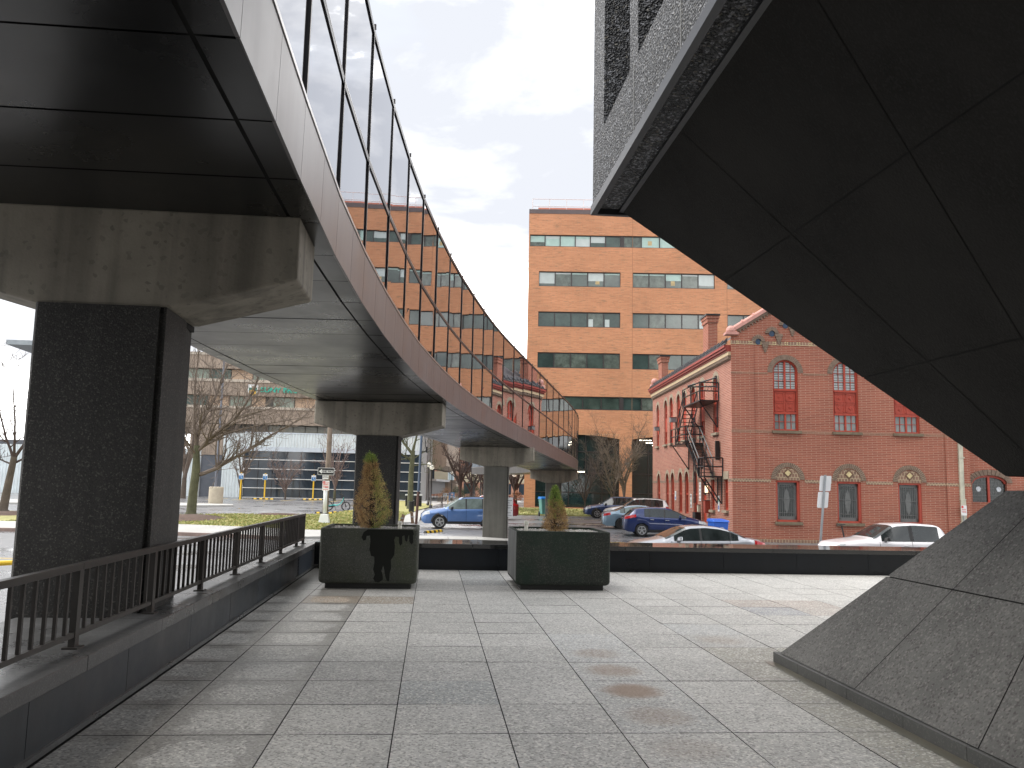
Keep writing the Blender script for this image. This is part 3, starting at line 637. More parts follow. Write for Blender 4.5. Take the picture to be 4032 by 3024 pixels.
for i in idx:
    a, na = E_[i], NB[i]; t = Vector((-na.y, na.x, 0))
    m_ = MB()
    def bx(m_, t0, t1, w0, w1, z0, z1): m_.hexa([a+t*t0+na*w0+Z*z0, a+t*t1+na*w0+Z*z0, a+t*t1+na*w1+Z*z0, a+t*t0+na*w1+Z*z0, a+t*t0+na*w0+Z*z1, a+t*t1+na*w0+Z*z1, a+t*t1+na*w1+Z*z1, a+t*t0+na*w1+Z*z1])
    bx(m_, -.025, .025, -.06, .014, .66, 3.82); bx(m_, -.02, .02, .0, .03, 3.80, 3.865)
    mu = m_.build('mullion', MULL, br)
    if a.y < 30:
        m_ = MB(); bx(m_, -.025, -.016, .014, .018, .67, 3.8); m_.build('mullion_cap', LT, mu)
# ------------------------------------------------------------------ piers
def pier(label, cx, fy, ang, zb, ztop):
    t = thing('bridge_pier', label, 'bridge pier', (cx, fy, zb), ang, 'piers under the skybridge'); H = ztop-zb
    sh = MB(); pl = [(-.56, .0), (-.53, -.03), (.50, -.03), (.50, .02), (.53, .02), (.53, .0), (.555, .0), (.545, .60), (.48, 1.06), (-.50, 1.06), (-.57, .6)]
    sh.prism([(x, y+.03) for x, y in pl], 0, H-.90); 
    sh.build('shaft', AGGR if fy < 30 else mat('weathered_aggregate', (.14, .135, .118), .8, 0, .25, .6, speck=[((.24, .235, .21), 40, .5, .75), ((.04, .04, .04), 40, .5, .75)], streak=.35), t, local=True)
    cp = MB(); prf = [(-1.68, H-.60), (-.58, H-.90), (.58, H-.90), (1.68, H-.60), (1.68, H-.005), (-1.68, H-.005)]
    cp.prism(prf, .03, .98, fn=lambda x, y, z: Vector((x, z, y))); cp.build('crosshead', CONC, t, local=True, bevel=.025)
    cb = MB(); cb.box(-.53, .53, .04, 1.0, H-.955, H-.9); cb.build('bearing_joint', DARKGAP, t, local=True)
    return t
pier('massive dark aggregate pier rising behind the bar railing, nearest of the piers', -2.96, 7.6, 0, -1.0, 4.02)
pier('stained dark pier standing right behind the browned conifer', -1.47, 22.2, radians(-6), -.85, 3.745)
pier('pale grey pier beside the light blue car, with a paper notice on its side', 2.85, 38.2, radians(-9), -.72, 3.385)
pier('small far pier before the dark glass of the orange brick block', 8.55, 59.8, radians(-12), -.7, 2.83)
nt_ = thing('paper_notice', 'tall narrow white paper notice taped to the right side of the pale pier', 'notice', (3.5, 38.2, .7), radians(-4))
PAPER = mat('paper', (.72, .73, .75), .6, 0, .04); INK = mat('ink_grey', (.12, .13, .15), .7, 0, .3, 20)
m_ = MB(); m_.box(-.14, .14, -.006, .0, -.45, .42); m_.build('sheet', PAPER, nt_, local=True)
m_ = MB(); r9 = random.Random(4)
for k in range(7):
    z = .30-k*.11
    for q in range(4):
        if r9.random() < .8: m_.box(-.1+q*.05, -.065+q*.05, -.008, -.0062, z-.03, z)
m_.build('print', INK, nt_, local=True)
# ================================================================== DARK TOWER ON ITS PYRAMID FOOT
tb = thing('tower_block', 'dark aggregate tower balanced on an hourglass granite pyramid at the right', 'building', (5.41, 5.79, 0))
cx, cy = 5.41, 5.79
def pyrface(mb, h0, z0, h1, z1, zs, dark=.006, backoff=.02):
    """square frustum centred cx,cy; panels split by courses zs and joints fanning from the apex"""
    def P(k, f, z):    # side k, f in -1..1, height z
        h = h0+(h1-h0)*(z-z0)/(z1-z0); a, b = ((-h, -f*h), (f*h, -h), (h, f*h), (-f*h, h))[k]; return Vector((cx+a, cy+b, z))
    cols = [-1, -.64, -.0, .38, 1.0]
    cols = [-1.0, -.33, .38, 1.0]
    for k in range(4):
        for za, zb in zip(zs, zs[1:]):
            for ca, cb in zip(cols, cols[1:]):
                e = .005
                ea = e if ca > -1 else 0; eb = e if cb < 1 else 0; ga = .004
                h = lambda z: max(.2, h0+(h1-h0)*(z-z0)/(z1-z0))
                lo, hi = (za, zb) if za < zb else (zb, za)
                p = [P(k, ca+ea/h(lo), lo+ga), P(k, cb-eb/h(lo), lo+ga), P(k, cb-eb/h(hi), hi-ga), P(k, ca+ea/h(hi), hi-ga)]
                mb.quad(p)
# lower pedestal: base half 2.11 at z=.1, waist half .74 at 1.66
m_ = MB(); pyrface(m_, 2.11, .10, .74, 1.66, [.10, .89, 1.66]); m_.quad([(cx-.74, cy-.74, 1.66), (cx+.74, cy-.74, 1.66), (cx+.74, cy+.74, 1.66), (cx-.74, cy+.74, 1.66)])
m_.build('pedestal', FLAMED, tb)
def frust(mb, h0, z0, h1, z1, i): mb.hexa([(cx-h0+i, cy-h0+i, z0), (cx+h0-i, cy-h0+i, z0), (cx+h0-i, cy+h0-i, z0), (cx-h0+i, cy+h0-i, z0), (cx-h1+i, cy-h1+i, z1), (cx+h1-i, cy-h1+i, z1), (cx+h1-i, cy+h1-i, z1), (cx-h1+i, cy+h1-i, z1)])
m_ = MB(); frust(m_, 2.11, .08, .74, 1.655, .008); frust(m_, .74, 1.77, 3.36, 4.74, .008); m_.build('pedestal_core', DARKGAP, tb)
m_ = MB(); ed = 3.27; 
segs = [(3.68, 4.2), (4.2, 5.05), (5.05, 5.75), (5.75, 6.55), (6.55, 6.90), (6.90, 7.44), (7.44, 7.93)]
for a, b in segs: m_.box(ed, ed+.05, a+.003, b-.003, .0, .097)
m_.box(ed+.001, 7.55, 7.93, 7.98, 0, .10); m_.box(ed, 7.55, 3.6, 3.68, 0, .1)
m_.build('plinth', mat('plinth_granite', (.10, .10, .095), .6, 0, .25, 2, speck=((.2, .2, .18), 90, .5, .75)), tb)
m_ = MB(); m_.quad([(3.19, 3.4, .004), (3.28, 3.4, .012), (3.28, 7.96, .012), (3.19, 8.02, .004)]); m_.build('gutter', mat('wet_gutter', (.13, .12, .09), .3, 0, .3, 2), tb)
m_ = MB(); m_.box(cx-.62, cx+.62, cy-.62, cy+.62, 1.655, 1.78); m_.build('bearing_block', mat('beige_concrete', (.45, .40, .30), .8), tb)
UPG = mat('shaded_flamed_granite', (.021, .020, .0185), .8, 0, .35, .9, spec=.2, speck=[((.05, .048, .043), 70, .5, .76), ((.02, .02, .02), 70, .6, .72)], bump=(55, .4), bdist=.012)  # darker copy of the flamed granite; underside shade painted into its colour
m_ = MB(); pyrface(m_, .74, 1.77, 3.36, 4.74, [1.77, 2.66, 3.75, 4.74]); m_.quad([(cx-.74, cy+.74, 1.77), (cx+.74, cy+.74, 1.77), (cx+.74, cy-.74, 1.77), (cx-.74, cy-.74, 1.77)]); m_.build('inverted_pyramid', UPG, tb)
# soffit band, drip trim, walls
X0, Y1, ZS = 1.72, 9.2, 4.74
TR = mat('dark_trim_metal', (.05, .052, .057), .4, .5, .15)
ROUGH = mat('coarse_black_aggregate', (.055, .058, .064), .55, 0, .2, 1.2, speck=[((.34, .35, .38), 40, .85, .66), ((.012, .012, .014), 36, .8, .62), ((.42, .38, .3), 50, .5, .93)], bump=(48, 1.0, 1), bdist=.03)
m_ = MB(); m_.box(X0+.06, 30, -24, Y1-.06, ZS+.02, ZS+.3); m_.build('soffit', ROUGH, tb)
m_ = MB()
m_.box(X0-.02, X0+.045, -24, Y1+.02, 4.70, 4.80); m_.box(X0+.045, 30, Y1-.045, Y1+.02, 4.70, 4.80); m_.box(2.01, 2.09, -4, 9.19, 4.725, ZS+.02); m_.box(2.09, 8.8, 9.12, 9.19, 4.725, ZS+.02)
m_.build('drip_trim', TR, tb)
m_ = MB(); y = Y1
m_.box(X0+.0, X0+.16, -24, Y1, 4.80, 5.50)            # base band, flush with the fins
fins = [(8.60, Y1)]+[(8.60-1.54-1.22*0-1.54*k, 8.60-1.22-1.54*k) for k in range(20)]
for a, b in fins: m_.box(X0+.0, X0+.95, a, b, 5.50, 30)
x = X0+.95; m_.box(X0+.16, 30, Y1-.16, Y1, 4.80, 5.50)
while x < 28: m_.box(x+.5, x+.85, Y1-.95, Y1, 5.5, 30); x += 1.55
m_.build('wall', ROUGH, tb)
m_ = MB(); m_.box(X0+.95, 29, -24, Y1-.95, 4.9, 30); m_.build('glazing', mat('tower_glass', (.01, .012, .014), .1), tb)
m_ = MB()
for y, z1 in ((7.21, 5.5), (5.73, 5.5), (4.2, 5.5), (2.7, 5.5)): m_.box(X0-.004, X0+.0, y-.008, y+.008, 4.8, z1)
m_.build('panel_joint', mat('pale_joint', (.3, .3, .3), .8), tb)
# mass of the building behind the camera (unseen, sized and set back for the shade it gives)
rb_ = thing('rear_shade_block', 'unseen dark building wing behind the viewer, shaped to shade the terrace', 'building', (-6, -22, 0))
m_ = MB(); m_.box(-40, 1.6, -45, -22, -1, 16); m_.build('wall', AGGR, rb_)
m_ = MB(); [m_.box(-38, 1.0, -22.0, -21.94, z, z+2) for z in (.6, 5, 9, 13)]; m_.build('glazing', mat('tower_glass', (.01, .012, .014), .1), rb_)
# ================================================================== RED BRICK STATION
AZ = radians(3.65)
RED = brickmat('red_roman_brick', (.33, .102, .066), (.26, .078, .052), (.41, .26, .19), .50, .092, .013, .12, ((.16, .085, .06), .9, 9, .66, .6))
REDS = brickmat('red_side_brick', (.34, .135, .095), (.26, .095, .068), (.42, .29, .23), .50, .092, .013, .12, ((.22, .15, .115), .9, 9, .64, .5))  # lighter copy of the front brick; light from the left painted in
BAND = brickmat('brown_band_brick', (.19, .125, .095), (.27, .16, .115), (.44, .35, .23), .16, .2, .016, .1); BAND2 = brickmat('dull_band_brick', (.23, .13, .09), (.30, .15, .10), (.34, .22, .16), .30, .1, .012, .12)
REDP = mat('red_joinery_paint', (.36, .045, .022), .5, 0, .12, 3)
STONE = mat('brown_sill_stone', (.17, .135, .09), .85, 0, .25, 4)
ARCHB = mat('arch_brick', (.19, .135, .10), .85, 0, .3, 6); MORT = mat('arch_mortar', (.50, .41, .27), .9, 0, .1, 5)
CREAM = mat('cream_terracotta', (.55, .45, .24), .8, 0, .25, 8)
PINKT = mat('pink_terracotta', (.50, .25, .21), .6, 0, .15, 3)
SASH = mat('sash_glass', (.17, .19, .185), .12, 0, .35, 1.2, spec=.7); DKG = mat('leaded_glass', (.022, .028, .027), .2, 0, .4, 3, spec=.6); LEAD = mat('lead_came', (.13, .135, .132), .5, .2, .2, 4)
BLIND = mat('blind_slats', (.40, .44, .44), .6, 0, .1)
C0 = (15.55, 43.0)
rbld = thing('brick_building', 'old red brick building with arched red windows and a tiled gable, behind the parked cars', 'building', (C0[0], C0[1], -1))
FF = Fr((C0[0], C0[1], 0), AZ)                                 # front facade: u to the right
sd = Vector((sin(AZ), cos(AZ), 0)); SF = Fr((C0[0], C0[1], 0), 0); SF.u = sd; SF.n = Vector((-cos(AZ), sin(AZ), 0))
def arch(u0, u1, v0, vs, n=10, rise=None):     # window outline, spring at vs
    r = (u1-u0)/2; c = (u0+u1)/2; h = rise or r
    return [(u0, v0), (u1, v0)]+[(c+r*cos(pi*i/n), vs+h*sin(pi*i/n)) for i in range(n+1)]
def ring(mb, fr, u0, u1, vs, r_out, w0, w1, n=18, rise=None, mi=0, gapf=.0, a0=0., a1=pi):
    c = (u0+u1)/2; ri = (u1-u0)/2; hi = rise or ri; k = hi/ri
    for i in range(n):
        A, B = a0+(a1-a0)*(i+gapf/2)/n, a0+(a1-a0)*(i+1-gapf/2)/n
        q = [(c+ri*cos(A), vs+hi*sin(A)), (c+ri*cos(B), vs+hi*sin(B)), (c+r_out*cos(B), vs+(hi+r_out-ri)*sin(B)), (c+r_out*cos(A), vs+(hi+r_out-ri)*sin(A))]
        q = [q[0], q[3], q[2], q[1]]
        mb.hexa([fr(a, b, w0) for a, b in q]+[fr(a, b, w1) for a, b in q], mi)
UPW = [(2.22, 3.58), (5.43, 6.80), (8.68, 10.06)]; LOW = [(2.32, 3.56), (5.54, 6.80), (8.77, 10.01)]
hs = [arch(a, b, 4.84, 7.93) for a, b in UPW]+[[(a, .1), (b, .1), (b, 2.22), (a, 2.22)] for a, b in LOW]
mb = MB(); ap = 6.3
outer = [(0, -1.4), (12.6, -1.4), (12.6, 9.9), (ap, 13.9), (0, 9.9)]
mb.holes(outer, hs, lambda u, v, w: FF(u, v, w), .22)
mb.build('wall', RED, rbld)
# corner piers standing proud of the gable wall
for a_, b_ in ((0, 1.2), (11.35, 12.6)): mb = MB(); mb.box(a_, b_, .002, .07, -1.35, 9.38, f=FF); mb.build('pilaster', RED, rbld)
# side wall
SU = [(2.5, 3.6), (5.45, 6.65), (7.65, 8.75), (10.1, 11.1), (11.85, 12.85), (14.05, 15.1), (15.9, 16.9), (18.8, 19.7)]
SL = [(7.25, 8.28), (9.55, 10.58), (11.3, 12.35), (13.68, 14.7), (15.4, 16.4), (18.4, 19.4)]
sh = [arch(a, b, 4.85, 7.55, 8) for a, b in SU]+[arch(a, b, .15, 2.3, 8) for a, b in SL]+[[(5.2, -.85), (6.3, -.85), (6.3, 2.3), (5.2, 2.3)], [(.72, .6), (1.5, .6), (1.5, 2.25), (.72, 2.25)], [(3.4, .55), (4.15, .55), (4.15, 2.25), (3.4, 2.25)]]
mb = MB(); mb.holes([(0, -1.4), (21.2, -1.4), (21.2, 9.3), (0, 9.3)], sh, lambda u, v, w: SF(u, v, w), .22)
mb.quad([SF(21.2, -1.4, 0), SF(21.2, 9.3, 0), SF(21.2, 13, -12), SF(21.2, -1.4, -12)]); mb.build('side_wall', REDS, rbld)
mb = MB(); mb.quad([FF(-.35, 9.42, -.4), FF(6.3, 13.8, -.4), FF(6.3, 13.8, -21), FF(-.35, 9.42, -21)]); mb.quad([FF(6.3, 13.8, -.4), FF(13, 9.42, -.4), FF(13, 9.42, -21), FF(6.3, 13.8, -21)])
ROOFM = mat('dark_slate_roof', (.05, .05, .055), .6, 0, .3, 2)
mb.build('roof', ROOFM, rbld)
for k in range(26): s0 = .7+k*.8; mb = MB(); mb.hexa([SF(s0, 9.43, .33), SF(s0+.16, 9.43, .33), SF(s0+.16, 9.62, -.02), SF(s0, 9.62, -.02), SF(s0, 9.49, .33), SF(s0+.16, 9.49, .33), SF(s0+.12, 9.9, -.05), SF(s0+.04, 9.9, -.05)]); mb.build('snow_guard', ROOFM, rbld)

# cornice along the side: mouldings and dentils
mb = MB(); g = lambda u, v, w: SF(u, v, w)
for w0, w1, z0, z1 in ((.0, .20, 8.98, 9.08), (.0, .29, 9.08, 9.20), (.0, .36, 9.20, 9.34)): mb.box(.0, 21.25, w0, w1, z0, z1, f=g)
mb.build('cornice', mat('red_cornice_paint', (.26, .035, .022), .5, 0, .12, 3), rbld)
mb = MB(); mb.box(0, 21.2, .0, .16, 8.78, 8.98, f=g); mb.build('frieze', mat('cream_frieze', (.50, .38, .24), .8), rbld)
mb = MB(); mb.box(0, 21.2, 0, .05, 8.56, 8.78, f=g)
for k in range(105): mb.box(.05+k*.2, .17+k*.2, .05, .15, 8.6, 8.76, f=g)
mb.build('dentils', ARCHB, rbld)
mb = MB(); mb.box(-.33, 21.3, .30, .37, 9.345, 9.40, f=g); mb.build('gutter', BLACK, rbld)
# string courses
mb = MB()
for z0, z1 in ((7.80, 7.90), (4.70, 4.84), (2.12, 2.28), (9.38, 9.58)):
    if z0 == 2.12: mb.build('upper_string_course', BAND2, rbld); mb = MB()
    us = [-.02, 1.22, 11.33, 12.62]
    mb.box(-.02, 1.22, .0, .078, z0, z1, f=FF); mb.box(11.33, 12.62, .0, .078, z0, z1, f=FF)
    L_ = [(1.22, 11.33)] if z0 > 9 else None
    if z0 > 9: mb.box(1.22, 11.33, 0, .012, z0, z1, f=FF)
    else:
        W_ = [(a-.27, b+.27) for a, b in (UPW if z0 > 4.5 and z0 < 9 else LOW)]; cur = 1.22
        if 4 < z0 < 6: W_ = [(a-.08, b+.08) for a, b in UPW]
        for a, b in W_: mb.box(cur, a, 0, .012, z0, z1, f=FF); cur = b
        mb.box(cur, 11.33, 0, .012, z0, z1, f=FF)
mb.box(-.01, 12.62, .0, .085, -.97, -.80, f=FF)
mb.build('string_course', BAND, rbld)
mb = MB(); mb.box(-.05, 12.7, 0, .14, -1.3, -.98, f=FF); mb.build('base_course', STONE, rbld)
mb = MB()
for k in range(14):   # cream stars on the frieze band
    u = .35+k*.66
    if u > 12.4: break
    w = .082 if u < 1.2 or u > 11.35 else .02
    for sx, sy in ((-.055, -.055), (.055, .055), (-.055, .055), (.055, -.055)):
        mb.hexa([FF(u+sx-.04, 9.48+sy, w-.02), FF(u+sx, 9.48+sy-.04, w-.02), FF(u+sx+.04, 9.48+sy, w-.02), FF(u+sx, 9.48+sy+.04, w-.02), FF(u+sx-.04, 9.48+sy, w), FF(u+sx, 9.48+sy-.04, w), FF(u+sx+.04, 9.48+sy, w), FF(u+sx, 9.48+sy+.04, w)])
mb.build('star_tiles', CREAM, rbld)
# gable coping with tile rolls
sl = Vector((ap, 0, 3.95)).normalized()
def along(t, h, side=1): q = (t*sl.x, 9.98+t*sl.z); u = q[0]-h*sl.z; v = q[1]+h*sl.x; return (u if side > 0 else 12.6-u, v)
mb = MB(); Lg = math.hypot(ap, 3.95)
for side in (1, -1):
    for t0, t1, h0, h1, w0, w1 in ((.25, Lg, .0, .16, -.28, .16),):
        a, b, c, d_ = along(t0, h0, side), along(t1, h0, side), along(t1, h1, side), along(t0, h1, side)
        mb.hexa([FF(*a, w1), FF(*b, w1), FF(*b, w0), FF(*a, w0), FF(*d_, w1), FF(*c, w1), FF(*c, w0), FF(*d_, w0)])
    t = .15
    while t < Lg: p0, p1 = along(t, .12, side), along(t+.07, .12, side); mb.tube([FF(*p0, -.05), FF(*p1, -.05)], .19, 10); t += .72
    p0, p1 = along(.15, .13, side), along(Lg, .13, side); mb.tube([FF(*p0, -.05), FF(*p1, -.05)], .13, 10)
for u in (.02, 12.58):
    mb.box(u-.32, u+.36, -.35, .2, 9.88, 10.0, f=FF); mb.box(u-.26, u+.3, -.3, .15, 10.0, 10.06, f=FF); mb.ball(FF(u+.02, 10.12, -.06), .27, 9)
for z in (9.45,): mb.ball(SF(21.0, 9.95, -.1), .28, 9); mb.box(20.7, 21.3, -.4, .2, 9.4, 9.75, f=SF)
mb.build('gable_coping', PINKT, rbld, smooth=False)
mb = MB()
for side in (1, -1):
    a, b, c, d_ = along(.35, -.14, side), along(Lg, -.14, side), along(Lg, 0, side), along(.35, 0, side)
    mb.hexa([FF(*a, .05), FF(*b, .05), FF(*b, 0), FF(*a, 0), FF(*d_, .12), FF(*c, .12), FF(*c, 0), FF(*d_, 0)])
    t = .45
    while t < Lg: a, b, c, d_ = along(t, -.24, side), along(t+.08, -.24, side), along(t+.08, -.13, side), along(t, -.13, side); mb.hexa([FF(*a, .075), FF(*b, .075), FF(*b, 0), FF(*a, 0), FF(*d_, .075), FF(*c, .075), FF(*c, 0), FF(*d_, 0)]); t += .19
mb.build('rake_dentils', ARCHB, rbld)
# small stepped arches under the rake
mb = MB(); mg = MB()
for side in (1, -1):
    for k in range(6):
        u = 1.47+k*.74; v = 9.55+k*.455
        u_ = u if side > 0 else 12.6-u
        if (side > 0 and u > 5.8) or (side < 0 and u > 5.3): continue
        ring(mb, FF, u_-.16, u_+.16, v, .36, .0, .08, 9, gapf=.12)
        mg = MB(); mg.lathe([(.001, 0), (.16, 0)], FF(u_, v, .02), 14, fn=lambda p: Vector((p.x, 0, p.y))); mg.build('oculus_glass', mat('blue_oculus', (.02, .045, .09), .1), rbld)
        uc = u_+.37*(1 if side > 0 else -1); vv = v-.02
        for q, (hw, hh) in enumerate(((.20, .14), (.15, .13), (.10, .13), (.055, .13))): mb.box(uc-hw, uc+hw, 0, .09-.015*q, vv-.14-q*.135, vv-q*.135, f=FF)
mb.build('corbel_arches', ARCHB, rbld)
# chimneys
for s0, s1, u0, u1, zt in ((5.7, 6.9, .3, .86, 12.1), (19.3, 20.5, .3, .8, 11.7)):
    mb = MB(); G_ = lambda u, v, w: SF(u, v, -w)
    mb.box(s0, s1, u0, u1, 9.3, zt, f=G_); mb.box(s0-.06, s1+.06, u0-.06, u1+.06, zt-.42, zt-.18, f=G_); mb.box(s0-.1, s1+.1, u0-.1, u1+.1, zt-.18, zt, f=G_)
    c = mb.build('chimney', RED, rbld); m_ = MB(); m_.box(s0-.15, s1+.15, u0-.15, u1+.15, zt, zt+.09, f=G_); m_.build('chimney_cap', BLACK, c)
# recessed wing at the right with leaded arched window
mb = MB(); wo = -1.0
hw = arch(13.3, 15.2, 1.3, 2.35, 10, .42)
mb.holes([(12.58, -1.4), (24, -1.4), (24, 8.5), (12.58, 8.5)], [hw], lambda u, v, w: FF(u, v, w+wo), .2); mb.quad([FF(12.6, -1.4, 0), FF(12.6, 9.9, 0), FF(12.6, 9.9, -1), FF(12.6, -1.4, -1)][::-1])
mb.build('wing_wall', RED, rbld)
w_ = MB(); fo2 = Fr(FF(0, 0, wo), AZ)
ring(w_, fo2, 13.3, 15.2, 2.35, 1.25, .0, .05, 15, rise=.42, gapf=.12); w_.build('window_arch', ARCHB, rbld)
w_ = MB(); w_.prism(hw[0:2]+hw[2:], -.18, -.16, fn=lambda x, y, z: fo2(x, y, z)); wg = w_.build('window', DKG, rbld)
w_ = MB()
for k in range(1, 10): u = 13.3+k*.19; top = 2.35+.42*sqrt(max(0, 1-((u-14.25)/.95)**2)); w_.box(u-.008, u+.008, -.158, -.15, 1.3, top, f=fo2)
for k in range(1, 8): v = 1.3+k*.19; w_.box(13.35, 15.15, -.158, -.151, v-.008, v+.008, f=fo2)
w_.build('leading', LEAD, wg)
w_ = MB(); w_.box(14.19, 14.31, -.16, -.08, 1.3, 2.76, f=fo2); w_.box(13.3, 15.2, -.16, -.06, 1.2, 1.32, f=fo2)
ring(w_, fo2, 13.4, 15.1, 2.32, .96, -.15, -.07, 12, rise=.34); w_.build('window_frame', REDP, wg)
for u in (13.72, 14.83): w_ = MB(); w_.lathe([(.001, 0), (.14, 0)], fo2(u, 2.02, -.14), 14, fn=lambda p: Vector((p.x, 0, p.y))); w_.build('roundel', mat('pale_roundel', (.35, .38, .42), .1, 0, .5, 8), wg)
# ------ upper windows of the gable front
for q, (a, b) in enumerate(UPW):
    c = (a+b)/2; vs = 7.93; r = (b-a)/2
    wb = MB(); wb.prism(arch(a, b, 4.84, vs, 14), -.20, -.17, fn=lambda x, y, z: FF(x, y, z)); win = wb.build('window', SASH, rbld)
    f = MB(); bx = lambda u0, u1, v0, v1, w0=-.17, w1=-.09: f.box(u0, u1, w0, w1, v0, v1, f=FF)
    bx(a, a+.085, 4.84, vs); bx(b-.085, b, 4.84, vs); ring(f, FF, a+.085, b-.085, vs, r, -.17, -.09, 16)
    bx(a+.085, b-.085, 4.84, 4.92); bx(a+.085, b-.085, 5.72, 5.82, -.17, -.07); bx(a+.085, b-.085, 6.95, 7.06, -.17, -.06)
    bx(c-.045, c+.045, 4.92, 5.72, -.17, -.1); bx(c-.05, c+.05, 7.06, vs+r-.08, -.17, -.085)
    bx(a+.085, a+.12, 4.92, 8, -.168, -.12); bx(b-.12, b-.085, 4.92, 8, -.168, -.12)
    for s_ in (-1, 1):
        for k in (1,): um = c+s_*(r-.04)/2; f.box(um-.014, um+.014, -.17, -.13, 4.92, 5.72, f=FF); f.box(um-.014, um+.014, -.17, -.13, 7.06, vs+sqrt(max(0, (r-.1)**2-(um-c)**2)), f=FF)
    for v in (5.32,): f.box(a+.1, b-.1, -.17, -.13, v-.014, v+.014, f=FF)
    for v in (7.50, 7.95): f.box(a+.1, b-.1, -.17, -.13, v-.014, v+.014, f=FF)
    f.build('window_frame', REDP, win)
    p = MB(); p.box(a+.085, b-.085, -.17, -.12, 5.82, 6.95, f=FF)
    for iu in (0, 1):
        for iv in (0, 1):
            u0 = a+.12+iu*(r-.09); u1 = u0+r-.16; v0 = 5.87+iv*.54; v1 = v0+.47; bd = .045
            for (x0, x1, y0, y1) in ((u0, u1, v0, v0+bd), (u0, u1, v1-bd, v1), (u0, u0+bd, v0, v1), (u1-bd, u1, v0, v1)): p.box(x0, x1, -.12, -.095, y0, y1, f=FF)
            uc, vc = (u0+u1)/2, (v0+v1)/2
            for hs_, w1 in ((.11, -.10), (.06, -.085)): p.prism([(uc-hs_, vc), (uc, vc-hs_), (uc+hs_, vc), (uc, vc+hs_)], -.12, w1, fn=lambda x, y, z: FF(x, y, z))
    p.build('spandrel_panel', REDP, win)
    if q < 2:
        bl_ = MB(); 
        for k in range(11):
            v = 7.1+k*.13; hw_ = sqrt(max(0, (r-.12)**2-max(0, v-vs)**2)); bl_.box(c-hw_, c+hw_, -.17, -.165, v, v+.075, f=FF)
        bl_.build('blind', BLIND, win)
    s_ = MB(); s_.box(a-.07, b+.12, 0, .12, 4.70, 4.84, f=FF); s_.build('sill', STONE, win)
    ab = MB(); ring(ab, FF, a, b, vs, r+.27, .002, .035, 26, gapf=.14); ab.build('window_arch', ARCHB, win)
    ab = MB(); ring(ab, FF, a, b, vs, r+.268, .001, .02, 26); ab.build('arch_mortar', MORT if q > 5 else mat('grey_arch_mortar', (.30, .23, .17), .9, 0, .2, 5), win)
# ------ lower windows with blind arches above
for q, (a, b) in enumerate(LOW):
    c = (a+b)/2; r = (b-a)/2+.02
    wb = MB(); wb.box(a, b, -.2, -.17, .1, 2.22, f=FF); win = wb.build('window', DKG, rbld)
    f = MB()
    for u0, u1, v0, v1 in ((a, a+.07, .1, 2.22), (b-.13, b, .1, 2.22), (a, b, .1, .2), (a, b, 2.14, 2.24)): f.box(u0, u1, -.17, -.03, v0, v1, f=FF)
    f.build('window_frame', REDP, win)
    l = MB(); bx = lambda u0, u1, v0, v1: l.box(u0, u1, -.17, -.155, v0, v1, f=FF)
    A, B = a+.07, b-.13; m0 = (A+B)/2
    bx(A, A+.12, .2, 2.14); bx(B-.12, B, .2, 2.14); bx(A, B, 2.0, 2.14); bx(A, B, .2, .38)
    for k in range(7): u = A+.17+k*(B-A-.34)/6; bx(u-.012, u+.012, .38, 2.0)
    for v in (.55, 1.27, 1.9): 
        for k in range(14): u = A+.13+k*(B-A-.26)/13; l.ball(FF(u, v, -.16), .028, 5)
    l.prism([(m0-.17, 1.25), (m0-.09, .75), (m0, .48), (m0+.09, .75), (m0+.17, 1.25), (m0+.1, 1.6), (m0, 1.85), (m0-.1, 1.6)], -.17, -.15, fn=lambda x, y, z: FF(x, y, z))
    l.build('leading', LEAD, win)
    s_ = MB(); s_.box(a-.09, b+.1, 0, .12, -.05, .1, f=FF); s_.build('sill', STONE, win)
    ab = MB(); ring(ab, FF, c-r, c+r, 2.28, r+.25, .004, .035, 26, gapf=.2); ab.build('window_arch', ARCHB, win)
    ab = MB(); ring(ab, FF, c-r, c+r, 2.28, r+.248, .002, .018, 26); ab.build('arch_mortar', MORT, win)
    ty = MB(); ty.prism([(c-r, 2.25), (c+r, 2.25)]+[(c+r*cos(pi*i/14), 2.25+r*sin(pi*i/14)) for i in range(1, 14)], .0, .008, fn=lambda x, y, z: FF(x, y, z)); ty.build('tympanum', BAND, win)
    ty = MB(); ty.prism([(c-.26, 2.62), (c, 2.36), (c+.26, 2.62), (c, 2.88)], .008, .03, fn=lambda x, y, z: FF(x, y, z)); t0 = ty.build('diamond_border', mat('diamond_brown', (.15, .085, .055), .8), win)
    ty = MB(); ty.prism([(c-.16, 2.62), (c, 2.46), (c+.16, 2.62), (c, 2.78)], .03, .045, fn=lambda x, y, z: FF(x, y, z)); ty.build('diamond_tile', CREAM, win)
